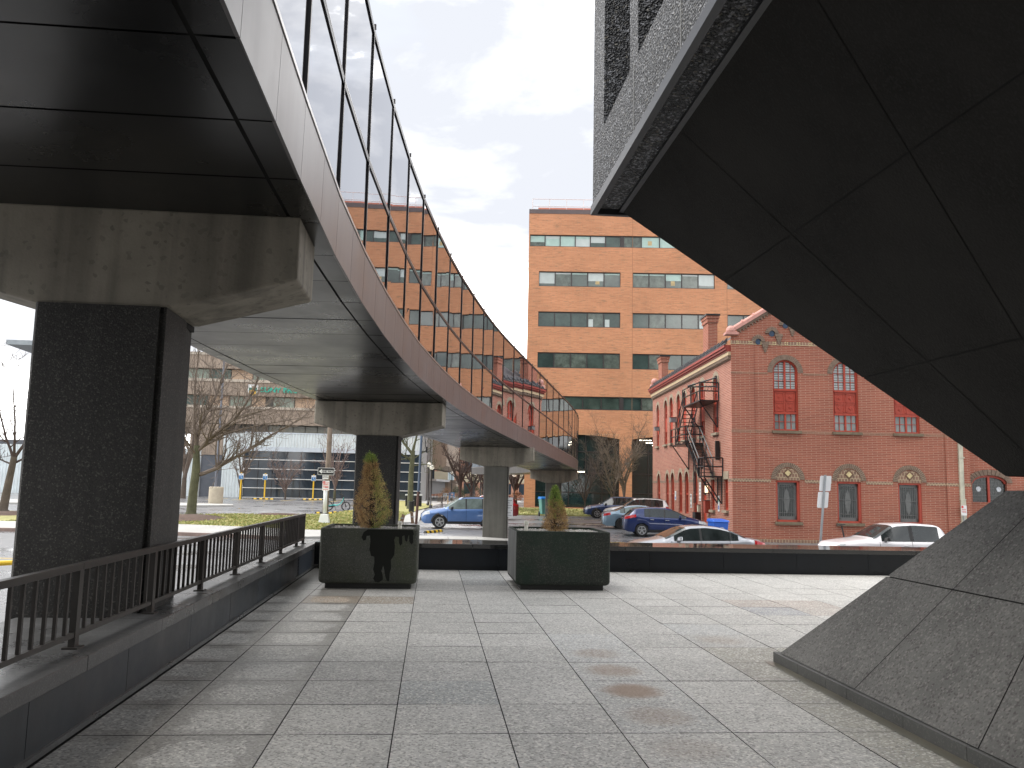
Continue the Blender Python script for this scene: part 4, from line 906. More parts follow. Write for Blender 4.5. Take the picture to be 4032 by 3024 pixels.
# ------ side windows
def side_win(a, b, v0, vs, rect=False, tall=False):
    c, r = (a+b)/2, (b-a)/2
    pl = [(a, v0), (b, v0), (b, vs), (a, vs)] if rect else arch(a, b, v0, vs, 10)
    wb = MB(); wb.prism(pl, -.21, -.18, fn=lambda x, y, z: SF(x, y, z)); win = wb.build('window', SASH if v0 > 4 else DKG, rbld)
    f = MB()
    for u0, u1, y0, y1 in ((a, a+.1, v0, vs), (b-.1, b, v0, vs), (c-.06, c+.06, v0, vs+(0 if rect else r*.9)), (a, b, v0, v0+.1)): f.box(u0, u1, -.18, -.09, y0, y1, f=SF)
    if not rect: ring(f, SF, a+.09, b-.09, vs, r, -.18, -.09, 10)
    if v0 > 4:
        f.box(a, b, -.18, -.08, 5.75, 6.75, f=SF); f.box(a, b, -.18, -.1, 7.1, 7.16, f=SF); f.box(a, b, -.18, -.1, 5.3, 5.35, f=SF)
    else: f.box(a, b, -.18, -.08, (v0+vs)/2+.1, (v0+vs)/2+.2, f=SF)
    f.build('window_frame', REDP, win)
    s_ = MB()
    if v0 > 4 or rect: s_.box(a-.06, b+.06, 0, .14, v0-.14, v0, f=SF)
    if not rect: ring(s_, SF, a, b, vs, r+.24, .0, .02, 10)
    else: s_.box(a-.12, b+.12, 0, .03, vs, vs+.42, f=SF)
    s_.build('sill', mat('grey_sill_stone', (.27, .22, .16), .85, 0, .2, 4), win)
for a, b in SU: side_win(a, b, 4.85, 7.55)
for a, b in SL: side_win(a, b, .15, 2.3)
side_win(.72, 1.5, .6, 2.25, True); side_win(3.4, 4.15, .55, 2.25, True)
wb = MB(); wb.box(5.2, 6.3, -.2, -.15, -.85, 2.3, f=SF); dr = wb.build('door', REDP, rbld)
wb = MB(); wb.box(5.35, 6.15, -.15, -.13, 1.35, 2.2, f=SF); wb.build('door_light', DKG, dr); wb = MB(); wb.tube([SF(5.35, -.1, -.1), SF(5.35, .3, -.1)], .03, 6); wb.build('handle', mat('steel', (.5, .5, .5), .3, .9, 0), dr)
mb = MB(); mb.box(0, 21.2, 0, .012, 2.13, 2.26, f=SF); 
sb = MB(); cur = 0
for a, b in sorted(SL+[(5.2, 6.3), (.72, 1.5), (3.4, 4.15)]): sb.box(cur, a, 0, .014, 2.12, 2.28, f=SF); cur = b
sb.box(cur, 21.2, 0, .014, 2.12, 2.28, f=SF); sb.build('side_string_course', ARCHB, rbld)
# downpipe
dp = thing('downpipe', 'tall weathered cream metal downpipe on the red brick front', 'downpipe', tuple(FF(12.1, -1, .1)))
DPM = mat('weathered_cream_paint', (.52, .50, .40), .6, .2, .25, 2, streak=.3)
m_ = MB(); m_.box(11.99, 12.22, .04, .16, 1.45, 9.2, f=FF); m_.box(12.0, 12.26, .03, .17, .2, 1.42, f=FF); m_.box(12.02, 12.24, .03, .15, -1.1, .2, f=FF); m_.build('pipe', DPM, dp)
m_ = MB(); [m_.box(11.96, 12.28, .0, .19, z, z+.05, f=FF) for z in (1.42, .2, 3.6, 5.4, 7.3)]; m_.build('bracket', DPM, dp)
# ------ fire escape
fe = thing('fire_escape', 'black iron fire escape stairs zigzagging down the side of the red brick building', 'fire escape', tuple(SF(5, 2.4, .1)))
def bar(mb, a, b, r=.036): mb.tube([SF(*a), SF(*b)], r, 4)
def plat(s0, s1, w1, z, rail_gap=()):
    m_ = MB(); m_.box(s0, s1, .03, w1, z-.07, z, f=SF); m_.build('platform', BLACK, fe)
    m_ = MB()
    for h in (.5, .98): bar(m_, (s0, z+h, .05), (s0, z+h, w1)); bar(m_, (s0, z+h, w1), (s1, z+h, w1)); 
    for s_ in (s0, (s0+s1)/2, s1): bar(m_, (s_, z, w1), (s_, z+.98, w1))
    bar(m_, (s0, z, .05), (s0, z+.98, .05)); m_.build('guard_rail', BLACK, fe)
    m_ = MB()
    for s_ in (s0+.25, s1-.25): bar(m_, (s_, z-.05, w1-.05), (s_, z-1.5, .04), .035); bar(m_, (s_, z-1.5, .04), (s_, z, .04), .03)
    m_.build('bracket', BLACK, fe)
plat(2.3, 6.4, 1.1, 6.62); plat(5.7, 9.6, 1.1, 4.42); plat(1.6, 2.9, 1.05, 2.42)
for (sa, za), (sb_, zb) in (((6.4, 6.62), (8.9, 4.42)), ((5.8, 4.42), (2.9, 2.42))):
    m_ = MB()
    for w in (.22, .98): m_.hexa([SF(sa, za-.12, w-.02), SF(sb_, zb-.12, w-.02), SF(sb_, zb-.12, w+.02), SF(sa, za-.12, w+.02), SF(sa, za+.08, w-.02), SF(sb_, zb+.08, w-.02), SF(sb_, zb+.08, w+.02), SF(sa, za+.08, w+.02)])
    for k in range(1, 10): t = k/10; s_ = sa+(sb_-sa)*t; z = za+(zb-za)*t; m_.box(s_-.11, s_+.11, .22, .98, z-.015, z+.015, f=SF)
    m_.build('stair_flight', BLACK, fe); m_ = MB()
    for w in (.22, .98):
        bar(m_, (sa, za+.95, w), (sb_, zb+.95, w)); bar(m_, (sa, za+.5, w), (sb_, zb+.5, w), .02)
        for t in (0, .5, 1): s_ = sa+(sb_-sa)*t; z = za+(zb-za)*t; bar(m_, (s_, z, w), (s_, z+.95, w))
    m_.build('stair_rail', BLACK, fe)
m_ = MB(); 
for s_ in (5.0, 5.35): bar(m_, (s_, .9, .7), (s_, 5.9, .7), .03)
for k in range(16): bar(m_, (5.0, 1.2+k*.3, .7), (5.35, 1.2+k*.3, .7), .015)
m_.build('ladder', BLACK, fe)
m_ = MB(); bar(m_, (2.4, 7.9, .1), (3.4, 7.5, 1.5), .04); bar(m_, (2.4, 7.4, .1), (3.4, 7.45, 1.5), .04); bar(m_, (2.4, 7.3, .12), (2.4, 8.0, .12), .04); m_.build('pulley_arm', BLACK, fe)
m_ = MB()
for s_, w in ((3.3, 1.35), (2.6, .45)): c = SF(s_, 7.25, w); m_.lathe([(.11, -.02), (.13, -.02), (.13, .02), (.11, .02)], c, 14, fn=lambda p: Vector((p.x, p.z, p.y)))
bar(m_, (2.4, 7.2, .15), (2.3, 4.4, .15), .008); m_.build('pulley', BLACK, fe)
m_ = MB(); m_.box(2.15, 2.35, .05, .25, 3.3, 4.35, f=SF); m_.build('counterweight', BLACK, fe)
# ------ things fixed to the side wall
LAMPM = mat('lamp_glow', (.9, .8, .6), .5, 0, 0, emis=((1, .82, .5), .35))
def wallbox(name, label, cat, s0, s1, w1, z0, z1, mt, extra=None):
    t = thing(name, label, cat, tuple(SF((s0+s1)/2, z0, w1/2))); m_ = MB(); m_.box(s0, s1, .0, w1, z0, z1, f=SF); m_.build('body', mt, t, bevel=.01)
    m_ = MB()
    if extra: extra(m_)
    else: m_.box(s0-.015, s1+.015, -.0, w1+.015, z1-.0, z1+.03, f=SF)
    m_.build('cover', BLACK if not extra else INK, t); return t
wallbox('utility_box', 'red painted box at the door of the red brick building', 'box', 4.35, 4.75, .3, .35, 1.05, mat('red_box', (.30, .05, .03), .5))
wallbox('meter_box', 'small beige meter box beside the red door', 'box', 6.55, 6.85, .15, .35, .75, mat('beige_box', (.42, .40, .31), .6))
wallbox('mailbox', 'black mailbox on the brick wall left of the red door', 'mailbox', 6.5, 7.15, .35, -.35, .3, BLACK)
wallbox('floodlight', 'small grey wall lamp high at the far end of the brick side wall', 'lamp', 18.6, 19.0, .35, 6.0, 6.25, mat('grey_lamp', (.16, .17, .18), .5))
wallbox('floodlight', 'small grey wall lamp high beside the fire escape', 'lamp', 12.9, 13.4, .4, 6.2, 6.5, mat('grey_lamp', (.16, .17, .18), .5))
t = thing('wall_lantern', 'lit wall lantern over the red door under the fire escape', 'lamp', tuple(SF(4.6, 1.6, .2))); m_ = MB(); m_.box(4.56, 4.70, .08, .22, 1.5, 1.9, f=SF); m_.build('glass', LAMPM, t); m_ = MB(); m_.box(4.46, 4.79, .0, .32, 1.95, 2.0, f=SF); m_.box(4.46, 4.79, .0, .32, 1.45, 1.5, f=SF); m_.build('frame', BLACK, t)
SGN = mat('sign_white', (.68, .70, .70), .5, 0, .05)
for lab, s0, s1, z0, z1, cols in (('long white vertical sign left of the red door', 6.35, 6.75, 1.0, 2.1, ((.35, .36, .36),)*5), ('small blue and white parking sign on the brick side wall', 13.0, 13.35, .95, 1.55, ((.05, .2, .5), (.4, .42, .45))), ('narrow parking notice with black squares on the brick side wall', 8.65, 8.95, .55, 1.4, ((.03, .03, .03), (.15, .3, .2), (.03, .03, .03))), ('narrow blue and green notice near the corner of the brick building', 2.35, 2.65, .5, 1.35, ((.05, .1, .4), (.2, .4, .25)))):
    t = thing('wall_sign', lab, 'sign', tuple(SF((s0+s1)/2, z0, .03))); m_ = MB(); m_.box(s0, s1, .01, .035, z0, z1, f=SF); m_.build('panel', SGN, t)
    for k, c in enumerate(cols): m_ = MB(); hh = (z1-z0)/len(cols); m_.box(s0+.06, s1-.06, .036, .04, z0+hh*(k+.25), z0+hh*(k+.75), f=SF); m_.build('print', mat('print_%d%d%d' % tuple(int(q*99) for q in c), c, .6, 0, 0), t)
# ================================================================== ORANGE OFFICE BLOCK
ORG = brickmat('orange_brick', (.54, .245, .13), (.44, .19, .10), (.42, .25, .16), .62, .11, .014, .09, ((.25, .16, .10), .8, 5.5, .565, .7))
OA = radians(6.3); OF = Fr((9.95, 92.0, 0), OA)
ob = thing('office_block', 'tall orange brick office block with ribbon windows and a rooftop rail', 'building', (9.95, 92, -.7))
bays = [(1.2+10.52*k, 10.34+10.52*k) for k in range(5)]; rows = [(24.0, 25.72), (19.4, 21.12), (14.77, 16.52)]
hs = [[(a, z0), (b, z0), (b, z1), (a, z1)] for a, b in bays for z0, z1 in rows]+[[(.12, 28.58), (54, 28.58), (54, 29.95), (.12, 29.95)], [(.2, 10.18), (54, 10.18), (54, 11.66), (.2, 11.66)]]
def seg(a, b, v0, vs, rise, n=12): c = (a+b)/2; return [(a, v0), (b, v0)]+[(b-(b-a)*i/n, vs+rise*(1-((2*i/n)-1)**2)) for i in range(n+1)]
hs += [seg(a, b, -.5, 7.02, .42) for a, b in bays]
mb = MB(); mb.holes([(0, -.9), (55, -.9), (55, 32.4), (0, 32.4)], hs, OF, .25)
mb.quad([OF(0, -.9, 0), OF(0, 32.4, 0), OF(0, 32.4, -30), OF(0, -.9, -30)]); mb.build('wall', ORG, ob)
mb = MB(); mb.box(-.03, 55, -30, .04, 32.4, 32.9, f=OF); mb.build('coping', mat('dark_brown_coping', (.085, .06, .06), .5), ob)
mb = MB(); mb.prism([(1, -.6), (54, -.6), (54, -9), (5, -9)], 32.9, 33.3, fn=lambda x, y, z: OF(x, z, y)); mb.box(5, 50, -12, -3, 33.2, 33.75, f=OF); mb.build('roof_cap', mat('salmon_roof_metal', (.55, .19, .13), .5, 0, .1), ob)
RW = mat('pale_rail_paint', (.60, .50, .49), .5, 0, .05); mb = MB()
for z in (33.35, 34.2): mb.tube([OF(.35, z, -.3), OF(54, z, -.3)], .035, 5); mb.tube([OF(.35, z, -.3), OF(.35, z, -20)], .035, 5)
for k in range(28): mb.tube([OF(.35+k*1.93, 32.9, -.3), OF(.35+k*1.93, 34.2, -.3)], .03, 4)
for k in range(1, 8): mb.tube([OF(.35, 32.9, -.3-k*2), OF(.35, 34.2, -.3-k*2)], .03, 4)
mb.build('roof_rail', RW, ob)
mb = MB()      # movement joints and soldier courses
for k in range(5): mb.box(11.66+10.52*k, 11.70+10.52*k, 0, .006, 7.8, 32.4, f=OF)
mb.build('movement_joint', mat('joint_brown', (.26, .125, .07), .9), ob)
SOL = brickmat('orange_soldier_brick', (.46, .185, .085), (.38, .15, .07), (.5, .32, .2), .115, .5, .02, .1)
for a, b in bays:
    mb = MB(); n = 16
    for i in range(n):
        u0, u1 = a-.0+(b-a)*i/n, a+(b-a)*(i+1)/n; f_ = lambda u: 7.02+.42*(1-((2*(u-a)/(b-a))-1)**2)
        mb.hexa([OF(u0, f_(u0), 0), OF(u1, f_(u1), 0), OF(u1, f_(u1), -.1), OF(u0, f_(u0), -.1), OF(u0, f_(u0)+.55, .03), OF(u1, f_(u1)+.55, .03), OF(u1, f_(u1)+.55, 0), OF(u0, f_(u0)+.55, 0)])
    mb.build('arch_course', SOL, ob)
FRM = mat('bronze_window_frame', (.03, .024, .024), .4, .3, .1)
GLS = [mat('blind_mint', (.33, .46, .42), .22, 0, .12, .8, spec=.6), mat('blind_grey', (.42, .47, .46), .2, 0, .1, .8, spec=.6), mat('dim_green_glass', (.045, .068, .058), .08, 0, .5, .55, spec=.8), mat('deep_green_glass', (.03, .048, .044), .05, 0, .5, .5, spec=.8), mat('warm_room', (.40, .30, .14), .3, 0, .2), mat('curtain_glass', (.075, .095, .078), .12, 0, .55, 1.6, spec=.8)]
ro = random.Random(21)
def ribbon(a, b, z0, z1, n, kind):
    fr_ = MB(); w0, w1 = -.22, -.14
    fr_.box(a, b, w0, w1, z0, z0+.09, f=OF); fr_.box(a, b, w0, w1, z1-.10, z1, f=OF)
    for k in range(n+1): u = a+(b-a)*k/n; fr_.box(max(a, u-.05), min(b, u+.05), w0, w1+.003, z0, z1, f=OF)
    win = fr_.build('window', FRM, ob)
    g = MB(); g.box(a-.0, b+.0, -.3, -.26, z0, z1, 0, f=OF)
    for k in range(n):
        u0, u1 = a+(b-a)*k/n+.04, a+(b-a)*(k+1)/n-.04
        if kind == 'top': c = ([5, 0, 0, 1, 1, 0, 2] if k < 3 else [0, 0, 1, 1, 2, 2, 5])[min(k, 6)]; bl = ro.choice([.25, .55, 0])
        elif kind == 'r2': c = ro.choice([2, 5, 2]); bl = ro.choice([0, .12, .55, .75, .45])
        elif kind == 'r3': c = ro.choice([2, 5, 5, 2]); bl = 0
        else: c = ro.choice([3, 5, 2, 5]); bl = 0
        g.box(u0, u1, -.26, -.215, z0+.05, z1-.05, c, f=OF)
        if bl: g.box(u0+.02, u1-.02, -.214, -.21, z1-.06-(z1-z0)*bl, z1-.06, ro.choice([0, 1]), f=OF)
        if kind in ('top', 'r2') and ro.random() < .3: s_ = ro.uniform(0, .8); g.box(u0+.2+s_, u0+.65+s_, -.214, -.211, z0+.35, z0+.85, 4, f=OF)
        if kind == 'r3' and ro.random() < .15: g.box(u0+.1, u0+.6, -.214, -.211, z0+.1, z0+.95, 1, f=OF)
    g.build('glass', GLS, win)
for a, b in bays:
    ribbon(a, b, *rows[0], 5, 'r2'); ribbon(a, b, *rows[1], 5, 'r3'); ribbon(a, b, *rows[2], 5, 'r4')
for k in range(5):
    ribbon(.12+10.52*k if k else .12, 10.34+10.52*k, 28.58, 29.95, 6 if k == 0 else 5, 'top'); ribbon(.2+10.52*k if k else .2, 10.34+10.52*k, 10.18, 11.66, 5, 'r5')
    m_ = MB(); m_.box(10.34+10.52*k, 10.74+10.52*k if k < 4 else 54, -.2, -.1, 28.58, 29.95, f=OF); m_.box(10.34+10.52*k, 10.72+10.52*k if k < 4 else 54, -.2, -.1, 10.18, 11.66, f=OF); m_.build('spandrel', FRM, ob)
LOB = mat('lobby_glass', (.012, .024, .024), .05, 0, .4, .3, spec=.9)
LITE = mat('strip_light', (.9, .85, .7), .5, 0, 0, emis=((1, .9, .7), 1.5))
for a, b in bays:
    fr_ = MB(); n = 5
    for k in range(n+1): u = a+(b-a)*k/n; fr_.box(max(a, u-.045), min(b, u+.045), -.6, -.5, -.5, 7.4, f=OF)
    for z in (-.45, 1.1, 3.2, 5.55): fr_.box(a, b, -.6, -.52, z, z+.09, f=OF)
    win = fr_.build('lobby_window', FRM, ob); g = MB(); g.box(a-.1, b+.1, -.66, -.6, -.6, 7.6, f=OF); g.build('glass', LOB, win)
for k in range(3): m_ = MB(); m_.box(12.6+k*.7, 13.9+k*.7, -.59, -.57, 6.95-k*.28, 7.02-k*.28, f=OF); m_.build('strip_light', LITE, ob)
m_ = MB(); m_.box(5.6, 6.6, -.59, -.57, 3.35, 3.45, f=OF); m_.build('strip_light', LITE, ob)
m_ = MB(); m_.box(10.9, 11.35, 0, .12, 4.2, 4.5, f=OF); m_.build('wall_lamp', mat('grey_lamp', (.16, .17, .18), .5), ob)
# ================================================================== GLASS AND CONCRETE CAMPUS BUILDING (left, beyond the lawn)
LF = Fr((0, 123.4, 0), 0)
cb_ = thing('campus_building', 'wide campus building with brown concrete bands above a low glass front with white corrugated cladding', 'building', (-20, 123.4, -.7))
CORR = mat('white_corrugated_metal', (.62, .68, .70), .5, .2, .08, 1); PALEW = mat('pale_blue_metal', (.52, .58, .64), .45, .2, .06)
BRC = mat('brown_board_concrete', (.31, .25, .20), .85, 0, .18, .35, streak=.3); BRL = mat('light_ledge_concrete', (.42, .37, .31), .85, 0, .15, .5)
DGL = mat('storefront_glass', (.030, .042, .055), .06, 0, .45, .22, spec=.8)
m_ = MB(); m_.box(-26.8, -1.1, -.5, -.3, -.7, 6.0, f=LF); fg = m_.build('storefront_glazing', DGL, cb_)
m_ = MB()
for z in (-.68, .67, 1.99, 3.38, 4.69): m_.box(-26.9, -1.1, -.3, -.15, z-.05, z+.05, f=LF)
m_.build('glazing_bar', mat('white_bar', (.70, .71, .70), .4, 0, .05), fg)
m_ = MB()
for k in range(14): u = -26.8+k*1.98; m_.box(u-.03, u+.03, -.3, -.24, -.7, 5.9, f=LF)
m_.build('dark_mullion', FRM, fg)
m_ = MB(); m_.box(-26.9, -.9, -.5, .05, 5.9, 6.5, f=LF); m_.box(-26.9, -.9, -.5, .1, 8.42, 8.6, f=LF); m_.build('white_band', PALEW, cb_)
def corr(u0, u1, z0, z1):
    m_ = MB(); m_.box(u0, u1, -.5, -.02, z0, z1, f=LF); u = u0
    while u < u1-.15: m_.hexa([LF(u+.05, z0, -.02), LF(u+.30, z0, -.02), LF(u+.24, z0, .07), LF(u+.11, z0, .07), LF(u+.05, z1, -.02), LF(u+.30, z1, -.02), LF(u+.24, z1, .07), LF(u+.11, z1, .07)]); u += .42
    m_.build('corrugated_cladding', CORR, cb_)
corr(-26.9, -1.1, 6.5, 8.42); corr(-29.8, -26.9, -.7, 8.42); corr(-60, -32.8, -.7, 6.0)
m_ = MB(); m_.box(-32.8, -29.8, -1.2, -.35, -.7, 5.2, f=LF); m_.build('dark_panel', mat('slate_panel', (.085, .095, .115), .5, 0, .15), cb_)
m_ = MB(); m_.box(-34.5, -29.8, -1, -.2, 5.2, 9.6, f=LF); m_.build('canopy_face', BRC, cb_)
for z0, z1, l1 in ((9.8, 12.25, 12.0), (13.9, 16.15, 15.85), (17.8, 20.0, 19.7)):
    m_ = MB(); m_.box(-52, -1.1, -9, -1.5, z0, z1, f=LF)
    k = -60
    m_.build('concrete_band', BRC, cb_); m_ = MB(); m_.box(-52, -1.1, -1.6, -1.35, l1, z1+.1, f=LF); m_.build('ledge', BRL, cb_)
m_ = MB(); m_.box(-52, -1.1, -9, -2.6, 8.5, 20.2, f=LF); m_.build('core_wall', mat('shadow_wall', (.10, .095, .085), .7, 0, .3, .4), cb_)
for z0, z1 in ((12.3, 13.85), (16.2, 17.75)):
    for k in range(16): u = -51.5+k*3.1; m_ = MB(); m_.box(u, u+(2.95 if k % 4 else 1.9), -2.6, -2.5, z0+.1, z1, f=LF); m_.build('upper_window', [mat('tan_blind', (.50, .36, .25), .5, 0, .15), mat('pale_green_glass', (.25, .30, .25), .2, 0, .3), mat('green_glass', (.07, .11, .095), .1, 0, .3)][(k*3+int(z0)) % 7 // 3], cb_)
m_ = MB()
for k in range(14): m_.box(-24+k*1.75, -22.4+k*1.75, -2.6, -2.5, 8.7, 9.7, f=LF)
m_.build('clerestory', mat('clerestory_glass', (.17, .17, .14), .2, 0, .2), cb_)
# lettering and shield
TEAL = mat('teal_letters', (.02, .36, .27), .4, .1, .05)
text_mesh('SUNY BROCKPORT', 1.0, 'lettering', TEAL, cb_, LF, -25.35, 14.8, -1.42, 'LEFT', 1.13, .05, .03)
shd = [(-.72, .78), (-.72, -.1), (-.55, -.5), (0, -.84), (.55, -.5), (.72, -.1), (.72, .78)]
m_ = MB(); m_.prism([(x-26.45, y+14.78) for x, y in shd[::-1]], -1.49, -1.40, fn=lambda x, y, z: LF(x, y, z)); sdo = m_.build('shield', mat('shield_white', (.7, .72, .72), .5, 0, 0), cb_)
m_ = MB(); m_.prism([(x*.8-26.45, (y*.8+(.0))+14.66) for x, y in [(-.72, .55), (.72, .55), (.72, -.1), (.55, -.5), (0, -.84), (-.55, -.5), (-.72, -.1)]], -1.40, -1.38, fn=lambda x, y, z: LF(x, y, z)); m_.build('shield_field', mat('shield_green', (.04, .16, .12), .5, 0, 0), sdo)
GOLD = mat('shield_gold', (.75, .45, .05), .4, 0, 0)
m_ = MB(); m_.prism([(x-26.45, y+14.66) for x, y in [(-.48, -.05), (-.15, .1), (0, .75), (.15, .1), (.48, -.05), (.5, -.35), (.3, -.55), (0, -.68), (-.3, -.55), (-.5, -.35)]], -1.38, -1.35, fn=lambda x, y, z: LF(x, y, z)); m_.build('shield_emblem', GOLD, sdo)
m_ = MB(); m_.box(-26.48, -26.42, -1.35, -1.33, 14.1, 14.9, f=LF); m_.box(-26.7, -26.2, -1.35, -1.33, 14.33, 14.38, f=LF); m_.build('shield_mark', mat('shield_green', (.04, .16, .12)), sdo)
# grey wing running back
A_ = ray_l = (-1.1, 123.0); B_ = (2.7, 163.0); dv = Vector((B_[0]-A_[0], B_[1]-A_[1], 0)); Lw = dv.length; GFr = Fr((A_[0], A_[1], 0), 0); GFr.u = dv.normalized(); GFr.n = Vector((GFr.u.y, -GFr.u.x, 0))
gw = thing('campus_wing', 'grey and brown concrete campus wing with a projecting upper block, seen between two piers', 'building', (-1, 123, -.7))
GREY = mat('grey_render', (.26, .265, .27), .7, 0, .1, .4); MIDG = mat('mid_grey_panel', (.13, .135, .14), .6, 0, .1)
m_ = MB(); m_.box(2.0, Lw, -12, -.6, -.7, 9.0, f=GFr); m_.box(3.6, 4.0, -.6, .1, -.7, 8.8, f=GFr); m_.box(7.2, 9.0, -.6, .1, -.7, 8.8, f=GFr); m_.box(0, .8, -.6, .1, -.7, 8.8, f=GFr); m_.build('wall', GREY, gw)
m_ = MB(); m_.box(9, 40, -.6, 2.3, 4.6, 8.6, f=GFr); m_.hexa([GFr(9, 4.1, -.6), GFr(40, 4.1, -.6), GFr(40, 4.1, 1.3), GFr(9, 4.1, 1.3), GFr(9, 4.6, -.6), GFr(40, 4.6, -.6), GFr(40, 4.6, 2.3), GFr(9, 4.6, 2.3)]); m_.box(35, 40, -.6, 2.2, .2, 2.6, f=GFr); m_.build('concrete_block', BRC, gw)
m_ = MB(); m_.box(9, 36, -.5, .5, 2.55, 4.1, f=GFr); m_.build('ribbon_window', DGL, gw)
m_ = MB(); m_.box(7, 38, -.6, 1.0, 2.2, 2.55, f=GFr); m_.build('beam', mat('light_grey_render', (.38, .385, .39), .7), gw)
m_ = MB(); m_.box(4.0, 7.2, -.6, -.2, 1.5, 8.5, f=GFr); m_.box(9, 34, -.6, .2, .2, 2.2, f=GFr); m_.build('grey_panel', MIDG, gw)
for k in range(4):
    m_ = MB(); m_.box(9.6+k*5.6, 14.2+k*5.6, -.6, .0, -.7, .2, f=GFr); m_.build('shop_window', DGL, gw)
# orange apartment block with beige bands, glazed stair, seen far away between piers
OF2 = Fr((4.2, 185, 0), radians(3))
fb_ = thing('far_block', 'distant salmon brick block with beige bands and dark window bays beyond the bare trees', 'building', (6, 185, -.7))
m_ = MB(); m_.box(-.6, 32, -10, 0, -.7, 24, f=OF2); m_.build('wall', brickmat('salmon_brick', (.50, .25, .17), (.44, .21, .14), (.5, .35, .27), .6, .12, .012, .08), fb_)
m_ = MB()
for z in (2.4, 7.6, 12.8): m_.box(2.5, 22, 0, .1, z, z+2.2, f=OF2)
m_.build('beige_band', mat('beige_band_concrete', (.48, .42, .30), .8, 0, .1), fb_)
m_ = MB()
for z in (4.6, 9.8, -.1):
    for k in range(5): m_.box(2.6+k*4, 4.9+k*4, 0, .06, z, z+3.0 if z > 0 else 2.2, f=OF2)
m_.build('window_bay', DGL, fb_)
st2 = thing('glazed_stair_tower', 'pale glazed stair tower in the far gap beside the salmon block', 'building', (3, 183, -.7))
m_ = MB(); m_.box(-2.0, .5, .3, 2, -.7, 22, f=OF2); m_.build('wall', mat('pale_stair_glass', (.34, .42, .46), .2, 0, .2, .3), st2)
m_ = MB(); [m_.box(-2.0, .5, 2, 2.1, z, z+.7, f=OF2) for z in (1.5, 5, 8.5, 12, 15.5)]; [m_.box(u, u+.1, 2, 2.12, -.7, 22, f=OF2) for u in (-2, -.8, .4)]; m_.build('frame', mat('pale_frame', (.6, .62, .62), .5), st2)
fb2 = thing('far_block', 'distant dark red brick block with a flat parapet behind the grey campus wing', 'building', (0, 200, -.7))
m_ = MB(); m_.box(-14, 2.6, 200, 215, -.7, 19.2); m_.build('wall', mat('dark_red_far_brick', (.30, .14, .11), .9), fb2); m_ = MB(); m_.box(-14.3, 2.9, 199.7, 215, 19.2, 20.2); m_.build('parapet', mat('dark_red_parapet', (.24, .13, .11), .8), fb2)
# canopy building far left behind the nearest pier
cn = thing('canopy_building', 'pale low building with a flat grey roof canopy at the far left edge', 'building', (-60, 122, -.7))
m_ = MB(); m_.hexa([(-58.8, 120, 19.5), (-40, 120, 19.5), (-40, 140, 17), (-52, 140, 17), (-58.8, 120, 20.15), (-40, 120, 20.15), (-40, 140, 20.15), (-58.8, 140, 20.15)]); m_.build('canopy', mat('canopy_grey', (.26, .29, .31), .6), cn)
m_ = MB(); m_.box(-54.4, -48, 124, 138, -.7, 19.4); m_.build('wall', BRC, cn)
lw_ = thing('low_building', 'long beige low building with a dark flat roof behind the left bare trees', 'building', (-60, 128, -.7))
m_ = MB(); m_.box(-80, -46, 126, 140, -.7, 2.3); m_.build('wall', mat('beige_wall', (.42, .35, .25), .8, 0, .1), lw_); m_ = MB(); m_.box(-81, -46, 125, 141, 6.0, 6.7); m_.build('roof', mat('dark_roof_edge', (.10, .105, .12), .6), lw_)
m_ = MB(); m_.box(-80, -46, 126.5, 140, 2.3, 6.0); m_.build('glazing', mat('pale_glazing', (.3, .34, .36), .3), lw_); m_ = MB(); [m_.box(-80+k*4, -79.8+k*4, 125.2, 125.6, -.7, 6) for k in range(9)]; m_.build('column', PALEW, lw_)
# small power-line horizon: distant tree belt so the skyline is not empty behind the brick block
# ================================================================== STREET FURNITURE
GALV = mat('galvanised_steel', (.34, .36, .38), .4, .7, .1, 3)
SGW = mat('sign_face_white', (.72, .73, .73), .4, 0, .03); SGK = mat('sign_black', (.012, .012, .012), .4, 0, 0); SGR = mat('sign_red', (.60, .045, .035), .4, 0, 0); SGB = mat('sign_blue', (.03, .19, .46), .4, 0, 0)
ow = thing('street_sign', 'one way arrow sign with parking signs under it on a white pole base', 'street sign', (-5.93, 48.3, -.62))
QF = Fr((-5.93, 48.25, 0), 0)
m_ = MB(); m_.tube([(-5.93, 48.35, -.1), (-5.95, 48.35, 1.35)], .11, 14); m_.build('white_pole', mat('white_pole_paint', (.66, .68, .68), .4, 0, .06, 3), ow, smooth=True)
m_ = MB(); m_.hexa([(-6.24, 48.05, -.62), (-5.64, 48.05, -.62), (-5.64, 48.65, -.62), (-6.24, 48.65, -.62), (-6.14, 48.12, -.14), (-5.74, 48.12, -.14), (-5.74, 48.55, -.14), (-6.14, 48.55, -.14)]); m_.build('base', mat('white_pole_paint', (.66, .68, .68)), ow, bevel=.02)
def plate(mb, u0, u1, v0, v1, w, mi=0, r=.03, fr=QF, t=.004):
    pl = rrect(u0, u1, v0, v1, r, 3); mb.prism(pl, w, w+t, mi, fn=lambda x, y, z: fr(x, y, z))
m_ = MB(); plate(m_, -.47, .44, 2.03, 2.43, .1); s1 = m_.build('one_way_sign', SGW, ow)
m_ = MB(); plate(m_, -.45, .42, 2.05, 2.41, .105); m_.build('black_field', SGK, s1)
m_ = MB(); m_.prism([(-.41, 2.23), (-.24, 2.36), (-.24, 2.30), (.385, 2.30), (.385, 2.16), (-.24, 2.16), (-.24, 2.10)], .11, .113, fn=lambda x, y, z: QF(x, y, z)); m_.build('white_arrow', SGW, s1)
text_mesh('ONE WAY', .155, 'lettering', SGK, s1, QF, .06, 2.23, .116, sx=.86, bold=.006)
